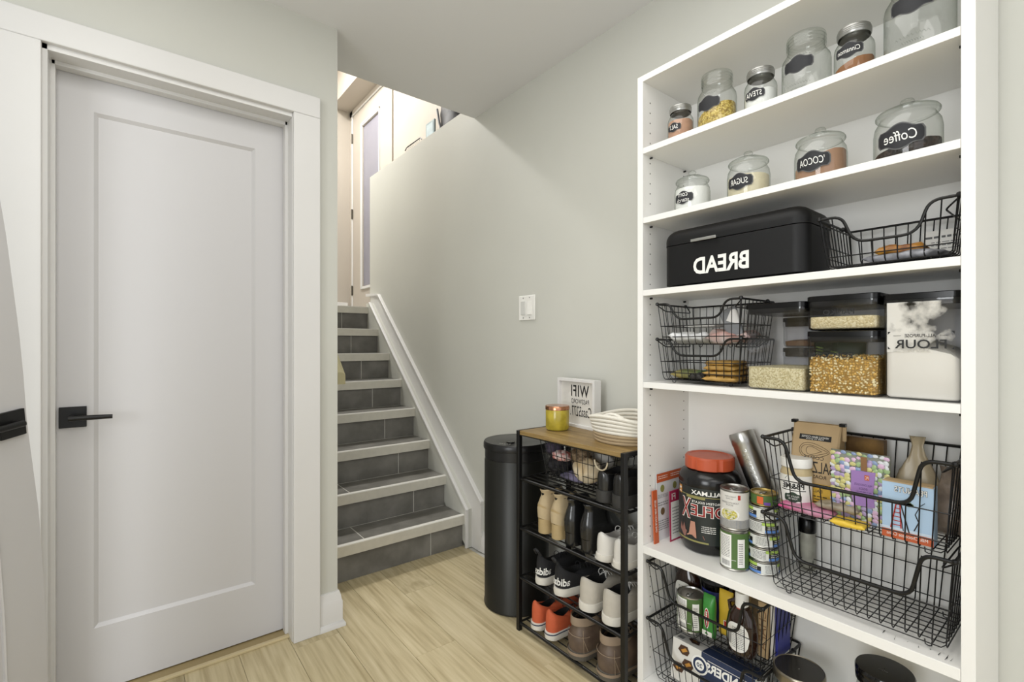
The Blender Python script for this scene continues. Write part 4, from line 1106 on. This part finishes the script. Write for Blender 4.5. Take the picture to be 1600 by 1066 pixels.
disc(mb, g_, .033, .078, .026, .026, 1, 24); disc(mb, g3, .033, .078, .021, .021, 0, 24); disc(mb, flat(-.0022), .033, .078, .014, .014, 1, 20)
put_text(mb, '20', .018, .012, flat(-.0026), .033, .078, 0, bold=.02)
for u, v in ((.085, .095), (.07, .06), (.1, .04)):
    shape(mb, g_, [(u - .018, v), (u - .01, v + .014), (u + .012, v + .012), (u + .02, v - .004), (u + .006, v - .014), (u - .012, v - .012)], 2); shape(mb, g3, [(u - .012, v + .002), (u - .004, v + .008), (u + .01, v - .002), (u + .004, v - .008)], 3)
shape(mb, ftop2, [(.05, .02), (.06, .045), (.085, .05), (.09, .03), (.07, .015)], 2); shape(mb, ftop2, [(.062, .03), (.066, .04), (.08, .04), (.075, .025)], 3)
rect(mb, ftop, .095, .005, .12, .03, 1)
for k in range(9): rect(mb, ftop2, .098 + k * .0022, .008, .0992 + k * .0022, .027, 4)
mb.build('print', [NAVY, WHT, CH1, CAR, INK], t, smooth=False)
# jars on the bottom shelf
t = thing('large_jar', 'glass jar with metal banded dark lid on the bottom shelf', 'jar', (1.342, .513, SH[5]))
MB().lathe([(.05, .001), (.056, .006), (.058, .02), (.058, .17), (.055, .19), (.053, .2)], seg=44, cap0=True).build('glass_body', GLASS, t)
content(t, .054, .12, mat('dark_contents', '#4d4a46', .5, var=.5, vscale=60))
mb = MB().lathe([(.056, .196), (.0585, .197), (.0595, .2), (.0585, .2035), (.0595, .207), (.0585, .211), (.0595, .214), (.0585, .22), (.0565, .2225), (.055, .2205)], seg=48)
mb.build('lid_band', mat('warm_steel', '#8d8678', .3, .9), t)
MB().lathe([(.055, .2205), (.001, .2195)], seg=44).build('lid', mat('dark_lid', '#34322f', .15, .3), t)
t = thing('large_jar', 'jar with glossy black lid under the fifth shelf, rightmost', 'jar', (1.385, .345, SH[5]))
MB().lathe([(.05, .001), (.054, .006), (.055, .02), (.055, .23), (.052, .25), (.05, .26)], seg=44, cap0=True).build('glass_body', GLASS, t)
content(t, .051, .15, mat('pale_contents', '#b3a78f', .7, var=.2, vscale=60))
MB().lathe([(.0545, .256), (.0565, .258), (.057, .272), (.055, .275), (.0575, .277), (.0575, .286), (.055, .29), (.001, .29)], seg=44).build('lid', mat('gloss_black', '#0e0e0f', .08), t)
mb = MB(); put_text(mb, 'ello', .018, .008, lambda u, v: (-.01 + v, u, .2905)); mb.build('lettering', GREY, t, smooth=False)
mb = MB()
for i in range(9): mb.add([(random.uniform(1.265, 1.3) + .0015 * math.cos(a), .21 + .16 * (i / 9) ** 1.4 + .0015 * math.sin(a), Z5 + .0015) for a in (0, 2, 4)] + [(0, 0, 0)][:0], [(0, 1, 2)])
tag(mb.build('crumb', INK, None, smooth=False, kind='stuff'), 'tiny dark crumbs scattered on the fifth shelf edge', 'crumbs')

# ------------------------------------------------------------ trash can
t = thing('trash_can', 'tall round black sensor trash can beside the shoe rack', 'trash can', (1.355, 1.682, 0))
R_ = .146
MB().lathe([(R_ * .96, .0), (R_ * 1.0, .004), (R_ * 1.0, .012), (R_ * .985, .016), (R_ * .985, .635), (R_ * .96, .64), (R_ * .96, .655)], seg=64, cap0=True).build('can_body', mat('charcoal_steel', '#2b2b28', .38, .55), t)
MB().lathe([(R_ * .955, .645), (R_ * .975, .648), (R_ * .975, .686), (R_ * 1.015, .688), (R_ * 1.02, .692), (R_ * 1.02, .706), (R_ * 1.005, .714), (R_ * .985, .718), (R_ * .96, .7175), (R_ * .6, .7215), (.001, .7225)], seg=64).build('lid', mat('lid_black', '#1d1d1e', .3, .2), t)
mb = MB().lathe([(.02, .7235), (.018, .726), (.006, .7255), (.001, .725)], (-.07, -.045), 20); mb.build('sensor', BLKP, t)
mb = MB()
for k in range(5):
    a = 3.45 + k * .09; mb.lathe([(.004, .7225), (.0035, .7235), (.001, .7237)], (R_ * .88 * math.cos(a), R_ * .88 * math.sin(a)), 8)
mb.build('button', SILV, t, kind='stuff')

# ------------------------------------------------------------ shoe rack
RX0, RX1, RY0, RY1, RH = 1.213, 1.508, .966, 1.508, .8
t = thing('shoe_rack', 'black metal shoe rack with rustic wooden top', 'shoe rack', (1.36, 1.237, 0)); ro = (1.36, 1.237, 0)
p = .0085
for x in (RX0 + p, RX1 - p):
    for y in (RY0 + p, RY1 - p): MB().box(x - p, y - p, 0, x + p, y + p, RH).build('post', BLK, t, bevel=.001, off=ro)
MB().box(RX0 + .004, RY0 + .012, RH - .016, RX1 - .004, RY1 - .012, RH).build('top_board', RACKW, t, bevel=.0008, off=ro)
mb = MB()
for x in (RX0 + .004, RX1 - .004): mb.box(x - .004, RY0 + .01, RH - .018, x + .004, RY1 - .01, RH - .016)
for y in (RY0 + .006, RY1 - .006): mb.box(RX0 + .01, y - .005, RH - .014, RX1 - .01, y + .005, RH + .0005)
mb.build('top_frame', BLK, t, off=ro, smooth=False)
TIER = (.607, .41, .213, .03)
for z in TIER:
    mb = MB()
    for x in (RX0 + .009, RX1 - .009): mb.tube([(x, RY0 + .008, z), (x, RY1 - .008, z)], .0062, 10)
    for y in (RY0 + .009, RY1 - .009): mb.tube([(RX0 + .008, y, z), (RX1 - .008, y, z)], .0045, 8)
    for k in range(1, 8): mb.tube([(RX0 + .009 + k * .0346, RY0 + .01, z), (RX0 + .009 + k * .0346, RY1 - .01, z)], .0026, 6)
    mb.build('tier', BLK, t, off=ro)
# hanging wire basket below the top board
t = thing('hanging_basket', 'black wire basket hanging under the rack top with winter hats', 'basket', (1.35, 1.245, .607 + .006)); ho = (1.35, 1.245, .613)
mb = MB(); x0, x1, y0, y1, zt, zb = 1.232, 1.47, 1.112, 1.385, .778, .632
def hb(k, z): c_ = .02 * (1 - k); return [(x0 + c_, y0 + c_, z), (x1 - c_, y0 + c_, z), (x1 - c_, y1 - c_, z), (x0 + c_, y1 - c_, z)]
mb.tube(hb(1, zt), .003, 6, closed=True)
for k in (0, .33, .66): mb.tube(hb(k, zb + (zt - zb) * k), .0014, 5, closed=True)
for i in range(11):
    q = i / 10; c_ = .02
    mb.tube([(x0, y0 + (y1 - y0) * q, zt), (x0 + c_, y0 + c_ + (y1 - y0 - 2 * c_) * q, zb), (x1 - c_, y0 + c_ + (y1 - y0 - 2 * c_) * q, zb), (x1, y0 + (y1 - y0) * q, zt)], .0014, 5)
for i in range(7):
    q = i / 6; mb.tube([(x0 + (x1 - x0) * q, y0, zt), (x0 + .02 + (x1 - x0 - .04) * q, y0 + .02, zb), (x0 + .02 + (x1 - x0 - .04) * q, y1 - .02, zb), (x0 + (x1 - x0) * q, y1, zt)], .0014, 5)
mb.build('wire_mesh', BLKW, t, off=ho)
mb = MB().tube([(1.226, 1.105 - .03 + .028 * math.cos(a), .755 + .03 * math.sin(a)) for a in [PI + PI * i / 14 for i in range(15)]], .0028, 6); mb.build('ring_handle', mat('cream_wire', '#b9ad94', .4), t, off=ho)


def blob(name, lab, cat, c, s_, m, amp=.25, freq=2.2, seed=1, rot=(0, 0, 0), fuzz=0, fm=None, pname='body', sub=None):
    t = thing(name, lab, cat, c); t.rotation_euler = rot
    nu, nv = 26, 16; rings = []
    for j in range(1, nv):
        b = PI * j / nv; rg = []
        for i in range(nu):
            a = 2 * PI * i / nu; v = Vector((math.cos(a) * math.sin(b), math.sin(a) * math.sin(b), -math.cos(b)))
            k = 1 + amp * noise.noise(v * freq + Vector((seed, 0, 0))) + amp * .4 * noise.noise(v * freq * 3 + Vector((0, seed, 0)))
            rg.append((v.x * s_[0] * k, v.y * s_[1] * k, v.z * s_[2] * k))
        rings.append(rg)
    MB().loft(rings).build(pname, m, t, ang=180)
    if fuzz:
        mb = MB()
        for i in range(fuzz):
            v = Vector((random.gauss(0, 1), random.gauss(0, 1), random.gauss(0, 1))).normalized(); p = Vector((v.x * s_[0], v.y * s_[1], v.z * s_[2]))
            tip = p * (1 + random.uniform(.15, .45)) + Vector((0, random.gauss(0, .004), random.gauss(0, .004) - .003)); sd = v.cross(Vector((.3, .5, .8))).normalized() * .0012
            mb.add([p * .95 + sd, p * .95 - sd, tip], [(0, 1, 2)])
        mb.build('fur', fm or m, t, smooth=False, kind='stuff')
    return t


FURB = mat('black_fur', '#17151a', .8); FURT = mat('tan_fur', '#a48f72', .8, col2='#5d4a36', vscale=40); CREAM = mat('cream_fleece', '#d6cbb4', .9, col2='#b49b72', vscale=14, bump=.8, bscale=50)
blob('dark_knit_hat', 'dark navy patterned hat at the top left of the hanging basket', 'hat', (1.285, 1.36, .745), (.04, .032, .03), mat('navy_knit', '#22202c', .9, col2='#4c4453', vscale=30, bump=.8, bscale=90), seed=3)
blob('red_mitten', 'red and white patterned mitten in the hanging basket', 'mitten', (1.28, 1.315, .722), (.035, .04, .02), mat('red_white_knit', '#c23f34', .9, col2='#d9d0ca', vscale=45, bump=.6, bscale=90), seed=5)
blob('black_fur_hat', 'black furry hat sagging at the left of the hanging basket', 'hat', (1.29, 1.335, .684), (.045, .045, .038), FURB, seed=8, fuzz=900)
blob('fur_pompom', 'tan fur pompom above the cream hat in the basket', 'pompom', (1.285, 1.222, .738), (.03, .036, .03), FURT, seed=4, fuzz=1200)
blob('cream_hat', 'cream and tan fleece hat filling the hanging basket', 'hat', (1.29, 1.195, .692), (.045, .06, .046), CREAM, seed=6, amp=.15)
blob('white_scarf', 'white folded scarf at the back of the hanging basket', 'scarf', (1.385, 1.25, .715), (.04, .09, .045), mat('white_knit', '#d4d0c8', .9, bump=.8, bscale=60), seed=9, amp=.2)
blob('black_mitten', 'black mitten with lilac edge at the bottom of the hanging basket', 'mitten', (1.31, 1.25, .653), (.055, .09, .016), mat('black_lilac', '#141318', .9, col2='#8f88a8', vscale=9), seed=2, amp=.12)
blob('grey_mitten', 'dark grey mitten behind the red mitten in the hanging basket', 'mitten', (1.34, 1.29, .7), (.035, .04, .045), mat('charcoal_knit', '#2a292d', .9, bump=.8, bscale=80), seed=12, amp=.2)


# ------------------------------------------------------------ shoes
def foot_outline(L_, W_, n=44):
    rH, wH = W_ * .42, W_ * .41; pts = []
    for i in range(n):
        a = 2 * PI * i / n; x = L_ / 2 + L_ / 2 * math.cos(a)      # a = 0 is the toe (+X)
        if x < rH: hw = wH * math.sqrt(max(0, 1 - ((rH - x) / rH) ** 2))
        elif x < .66 * L_: q = (x - rH) / (.66 * L_ - rH); hw = wH + (W_ / 2 - wH) * q * q * (3 - 2 * q)
        else: hw = W_ / 2 * max(0, 1 - ((x - .66 * L_) / (.34 * L_)) ** 2.3) ** .5
        pts.append((x, hw * (1 if math.sin(a) >= 0 else -1)))
    return pts


def shoe(lab, loc, rz, L_, W_, soleh, hc, toeh, mats, name='shoe', open_l=.42, collar_w=.62, sole_n='sole', heel=0, heeltab=0, group=None, lean=0, laces=None, shaft=False, cat='shoe', midline=True):
    """local frame: heel at x=0 facing -X, toe towards +X; hc = collar height, toeh = toe box height."""
    t = thing(name, lab, cat, loc, rz, group)
    O = foot_outline(L_, W_); n = len(O)
    def sring(k, z): return [(L_ / 2 + (x - L_ / 2) * k, y * k, z + (heel * max(0, 1 - x / (L_ * .5)) if heel and z > 0 else 0)) for x, y in O]
    mb = MB()
    if heel:      # block heel plus thin fore sole
        mb.loft([sring(1.0, .0001), sring(1.0, soleh)])
        for v in range(len(mb.v)):
            x, y, z = mb.v[v]; lift = heel * max(0, 1 - x / (L_ * .55)) ** .8; mb.v[v] = (x, y, z + lift)
        hk = [(x, y) for x, y in O if x < L_ * .3]
        hk = [(x * .92 + .004, y * .95) for x, y in sorted(hk, key=lambda q: math.atan2(q[1], q[0] - L_ * .15))]
        mb.loft([[(x, y, 0) for x, y in hk], [(x, y, heel + soleh * .5) for x, y in hk]], m=0)
    else:
        mb.loft([sring(.97, .0), sring(1.02, .004), sring(1.03, soleh * .6), sring(1.02, soleh), sring(.97, soleh + .001)])
    fixn(mb.build(sole_n, mats[1], t, ang=35))
    lift = (lambda x: heel * max(0, 1 - x / (L_ * .55)) ** .8) if heel else (lambda x: 0)
    cxm = L_ * open_l * .5 + .008
    C = []
    for i in range(n):
        a = 2 * PI * i / n; c, s_ = math.cos(a), math.sin(a)
        x = cxm + L_ * open_l * .5 * c; y = W_ * collar_w / 2 * s_
        fz = hc + (toeh * .2 if False else 0) + heeltab * max(0, -c) ** 2 - (0 if shaft else hc * .12 * (1 - abs(c))) 
        C.append((x, y, fz))
    rings = []
    nt = 9
    for k in range(nt + 1):
        u = k / nt; rg = []
        for i in range(n):
            bx, by = O[i]; bx = L_ / 2 + (bx - L_ / 2) * .985; by *= .97
            cx, cy, cz = C[i]; front = max(0, math.cos(2 * PI * i / n))
            zb = soleh + lift(bx)
            # toe region: rise to the toe box first, then slope back to the collar
            e_h = 1 - (1 - u) ** (1.0 + (1.6 if not shaft else .6) * (1 - front))
            hz = math.sin(u * PI / 2) if front < .01 else (1 - front) * math.sin(u * PI / 2) + front * (min(1, u / .35) ** .6 * (toeh / max(cz - soleh, .01)) * (1 - max(0, (u - .35) / .65)) + max(0, (u - .35) / .65) * (.6 + .4 * u) if u > 0 else 0)
            hx_ = u ** (2.0 + 1.2 * (0 if front > 0 else 1)) if front < .01 else u ** 1.35
            if shaft and front < .6: hx_ = 1 - (1 - u) ** 1.4
            bul = math.sin(u * PI) * W_ * (.05 if not shaft else .03)
            yy = by + (cy - by) * (u ** 2.2 if not shaft else u ** 1.1); xx = bx + (cx - bx) * hx_
            yy += math.copysign(bul * abs(math.sin(2 * PI * i / n)), by)
            if shaft:      # bulging counter, narrow ankle, flared top
                prof = 1 + .10 * math.exp(-((u - .22) / .16) ** 2) - .2 * math.exp(-((u - .62) / .2) ** 2); yy *= prof
                if front < .3: xx += .010 * math.exp(-((u - .62) / .2) ** 2) - .004 * math.exp(-((u - .22) / .16) ** 2)
            rg.append((xx, yy, zb + (cz - zb + 0) * hz))
        rings.append(rg)
    rim = rings[-1]; cen = (cxm, 0)
    ins = lambda k, dz: [(cen[0] + (x - cen[0]) * k, y * k, z + dz) for x, y, z in rim]
    rings.append([(cen[0] + (x - cen[0]) * .96, y * .93, z + .002) for x, y, z in rim])
    mb = MB().loft(rings, c0=True, c1=False); up = mb.build('upper', mats[0], t, ang=70)
    mb = MB().loft([ins(.955, .0018), ins(.88, -.004), ins(.84, -hc * .35), ins(.8, -hc * .6)], c0=False, c1=True); mb.build('lining', mats[2], t, ang=70)
    if laces:
        mb = MB()
        for k in range(4):
            x = L_ * (open_l + .03 + .055 * k); z = soleh + toeh + (hc - soleh - toeh) * (1 - k / 4.5) * .85 + .006 + (lift(x)); w2 = W_ * .2
            mb.tube([(x, -w2, z - .006), (x + .004, -w2 * .4, z + .001), (x - .003, w2 * .4, z + .001), (x, w2, z - .006)], .0018, 5)
        bx_ = L_ * open_l + .004
        for sg in (-1, 1):
            mb.tube([(bx_ - .012 * (1 - math.cos(a)) * .6, sg * (.017 * math.sin(a / 2) ), hc + .003 + .011 * math.sin(a)) for a in [2 * PI * i / 10 for i in range(11)]], .0014, 5)
            mb.tube([(bx_, 0, hc + .002), (bx_ - .008, sg * .008, hc - .002), (bx_ - .01, sg * .016, hc - .012)], .0014, 5)
        mb.build('laces', laces, t)
    return t


LEA = mat('black_leather', '#161616', .25, coat=.3, bump=.2, bscale=60); RUB = mat('black_rubber', '#2e2d2b', .6, bump=.2); DK = mat('shoe_lining_dark', '#121212', .9)
TAN = mat('tan_suede', '#bba885', .85, var=.08, vscale=30, bump=.3, bscale=120); TANH = mat('tan_heel', '#b39c70', .6, var=.1, vscale=40)
WL = mat('white_leather', '#d6d3cc', .45, bump=.15, bscale=80); WS = mat('white_sole', '#d2cec4', .55); WLI = mat('grey_lining', '#aaa6a0', .8)
KN = mat('black_knit', '#1b1b1d', .85, bump=.5, bscale=200); GC = mat('grey_canvas', '#bdb7ab', .8, var=.08, vscale=40, bump=.3, bscale=160)
OR = mat('orange_mesh', '#c45c38', .7, var=.1, vscale=40, bump=.3, bscale=150); BRL = mat('brown_leather', '#6b5a4a', .5, col2='#54453a', vscale=20, bump=.3, bscale=50); BRC = mat('taupe_cuff', '#8c7a66', .7)
DRUB = mat('worn_sole', '#57524a', .7); LG = mat('pale_lace', '#d8d6d0', .7)
XH = 1.222
tt = [z + .0065 for z in TIER]
# tier 1: chunky black shoes
shoe('left black leather shoe with a thick sole on the upper tier', (XH + .006, 1.083, tt[0]), -.02, .255, .072, .042, .105, .055, (LEA, RUB, DK), collar_w=.7)
shoe('right black leather shoe with a thick sole on the upper tier', (XH + .006, 1.012, tt[0]), .0, .255, .08, .042, .108, .055, (LEA, RUB, DK), collar_w=.7)


# tier 2
def boot(lab, Y, m, ms, hh, W_, rz=0):
    t = shoe(lab, (XH + .01, Y, tt[1]), rz, .245, W_, .008, .165, .05, (m, ms, DK), name='ankle_boot', open_l=.44, collar_w=.72, heel=hh, shaft=True, sole_n='sole', cat='boot')
    mb = MB().tube([(-.0 + .004, .006, hh + .012), (.001, .006, hh + .05), (.006, .005, .13)], .0009, 4); mb.build('back_seam', m, t)
    return t


boot('left tan suede ankle boot with block heel on the second tier', 1.39, TAN, TANH, .052, .07, .02)
boot('right tan suede ankle boot with block heel on the second tier', 1.316, TAN, TANH, .052, .066)
boot('left black leather ankle boot on the second tier', 1.243, LEA, LEA, .042, .072, .03)
boot('right black leather ankle boot on the second tier', 1.163, LEA, LEA, .042, .076)
for nm, y in (('left', 1.083), ('right', 1.01)):
    t = shoe(nm + ' white leather sneaker on the second tier', (XH + .006, y, tt[1]), 0, .265, .072, .024, .078, .05, (WL, WS, WLI), name='sneaker', heeltab=.018, laces=LG)
    mb = MB()
    for k in range(-9, 10): a = PI + k * .1; mb.tube([(.028 + .036 * math.cos(a) * .82, .0365 * math.sin(a) , .0035), (.028 + .036 * math.cos(a) * .82, .0365 * math.sin(a), .011)], .0008, 4)
    mb.build('sole_rib', WS, t, kind='stuff')
# tier 3: black knit sneakers with white lettering
for nm, y, rz, wd in (('left', 1.392, 0, .07), ('right', 1.292, -.16, .08)):
    t = shoe(nm + ' black knit sneaker with white heel lettering on the third tier', (XH + .004, y, tt[2]), rz, .265, wd, .03, .085, .048, (KN, WS, DK), name='sneaker', heeltab=.03, laces=KN)
    MB().tube([(.004, -.012, .118), (-.008, -.01, .134), (-.01, .0, .139), (-.008, .01, .134), (.004, .012, .118)], .005, 8).build('pull_loop', KN, t)
    mb = MB(); rh = wd * .42
    def hf(u, v): a = u / rh; return (rh - (rh + .003) * math.cos(a) + max(0, v - .05) * .12, (rh + .0022) * math.sin(a), v)
    put_text(mb, 'adidas', .072, .027, hf, -.021, .056, bold=.02); l = mb.build('lettering', WHT, t, label='white heel lettering')
for nm, y in (('left', 1.155), ('right', 1.05)):
    t = shoe(nm + ' pale grey canvas sneaker with dark inside on the third tier', (XH + .003, y, tt[2]), .03, .27, .09, .03, .1, .045, (GC, WS, DK), name='sneaker', heeltab=.014, laces=LG, collar_w=.78)
# tier 4
for nm, y in (('left', 1.415), ('right', 1.335)):
    t = shoe(nm + ' orange running shoe on the lowest tier', (XH + .0, y, tt[3]), 0, .26, .068, .03, .085, .045, (OR, WS, DK), name='running_shoe', heeltab=.026, laces=DK)
    mb = MB(); O = foot_outline(.26, .068); mb.loft([[(.13 + (x - .13) * 1.04, y_ * 1.05, z) for x, y_ in O] for z in (.0225, .0265)], c0=False, c1=False); mb.build('stripe', NAVY, t)
for nm, y, rz in (('left', 1.2, -.03), ('right', 1.062, 0)):
    t = shoe(nm + ' brown leather lace-up boot with taupe cuff on the lowest tier', (XH - .006, y, tt[3]), rz, .285, .104, .03, .135, .06, (BRL, DRUB, DK), name='lace_up_boot', heeltab=.0, laces=BRC, collar_w=.8, open_l=.46, shaft=True, cat='boot')
    mb = MB(); n = 36; C = []
    for z, k in ((.118, 1.05), (.142, 1.04), (.146, 1.0)): C.append([(.285 * .23 + .008 + .285 * .23 * k * math.cos(2 * PI * i / n), .104 * .4 * k * math.sin(2 * PI * i / n), z) for i in range(n)])
    mb.loft(C, c0=False, c1=False); mb.build('cuff', BRC, t)
    mb = MB(); rb = .104 * .435
    for a0, a1, za, zb_ in ((-1.5, 1.3, .085, .088), (-1.35, -.9, .035, .088), (-1.0, -.95, .03, .11)): mb.tube([(rb - (rb + .0015) * math.cos(a0 + (a1 - a0) * i / 10), (rb + .0015) * math.sin(a0 + (a1 - a0) * i / 10), za + (zb_ - za) * i / 10) for i in range(11)], .0011, 5)
    mb.build('seam', BRC, t, kind='stuff')
    mb = MB(); O = foot_outline(.285, .104); mb.loft([[(.1425 + (x - .1425) * 1.045, y_ * 1.06, z) for x, y_ in O] for z in (.02, .03)], c0=False, c1=False); mb.build('welt', BRC, t)

# ------------------------------------------------------------ on the rack top
t = thing('candle', 'yellow green glass candle with copper lid on the rack', 'candle', (1.352, 1.416, RH))
MB().lathe([(.036, .001), (.044, .003), (.0475, .012), (.0475, .082), (.046, .085)], seg=44, cap0=True).build('glass_body', mat('yellow_glass', '#bdaa3c', .2, col2='#9c8c30', vscale=22), t)
MB().lathe([(.0475, .082), (.049, .083), (.049, .095), (.047, .098), (.001, .0985)], seg=44).build('lid', mat('copper', '#c08a6a', .22, .95, var=.2, vscale=40), t, label='hammered copper lid')

t = thing('sign_frame', 'white box frame sign with black handwritten lettering', 'sign', (1.466, 1.41, RH), -.10)
W2, H2 = .118, .2
mb = MB()
for a in ((-W2, 0, -W2 + .012, H2), (W2 - .012, 0, W2, H2), (-W2 + .012, 0, W2 - .012, .012), (-W2 + .012, H2 - .012, W2 - .012, H2)): mb.box(-.018, a[0], a[1], .018, a[2], a[3])
mb.build('frame', TRIM, t, smooth=False, bevel=.001)
MB().box(-.004, -W2 + .012, .012, .004, W2 - .012, H2 - .012).build('print_sheet', mat('sign_sheet', '#d8d5ce', .6), t, smooth=False)
mb = MB(); f = flat(-.0048)
put_text(mb, 'WIFI', .112, .048, f, -.016, .15, bold=.012, space=1.12); put_text(mb, 'PASSWORD', .112, .02, f, -.016, .107)
for k in range(22): disc(mb, f, -.068 + k * .005, .092, .0008, .0008, 0, 6)
put_text(mb, 'Casa5277.', .13, .042, f, -.02, .066, shear=-.2)
mb.build('lettering', INK, t, smooth=False)

t = thing('rope_basket', 'low oval coiled rope basket, white above and tan below', 'basket', (1.378, 1.1, RH))
ROPW = mat('white_rope', '#e3dfd4', .85, bump=.5, bscale=150); ROPT = mat('tan_rope', '#ab9778', .85, bump=.5, bscale=150)
nr = 8
for k in range(nr):
    f = k / (nr - 1); ax = .088 + .018 * f; ay = .105 + .024 * f
    zz = .0065 + k * .0112
    pts = [(ax * math.cos(a), ay * math.sin(a), zz + f ** 2 * (.012 * math.cos(2 * a - .3)) + (.004 * math.sin(a) * f)) for a in [2 * PI * i / 56 for i in range(56)]]
    MB().tube(pts, .0064, 8, closed=True).build('rope_coil', ROPT if k < 3 else ROPW, t)
mb = MB()
for k in range(9): mb.tube([((.088 - .0098 * k) * math.cos(a), (.105 - .0115 * k) * math.sin(a), .0065) for a in [2 * PI * i / 40 for i in range(40)]], .006, 6, closed=True)
mb.build('base_coil', ROPT, t)
MB().tube([(-.09 + .0 * i, .02 - .09 * i / 8, .093 + .012 * math.sin(PI * i / 8)) for i in range(9)], .0055, 8).build('handle', ROPW, t)
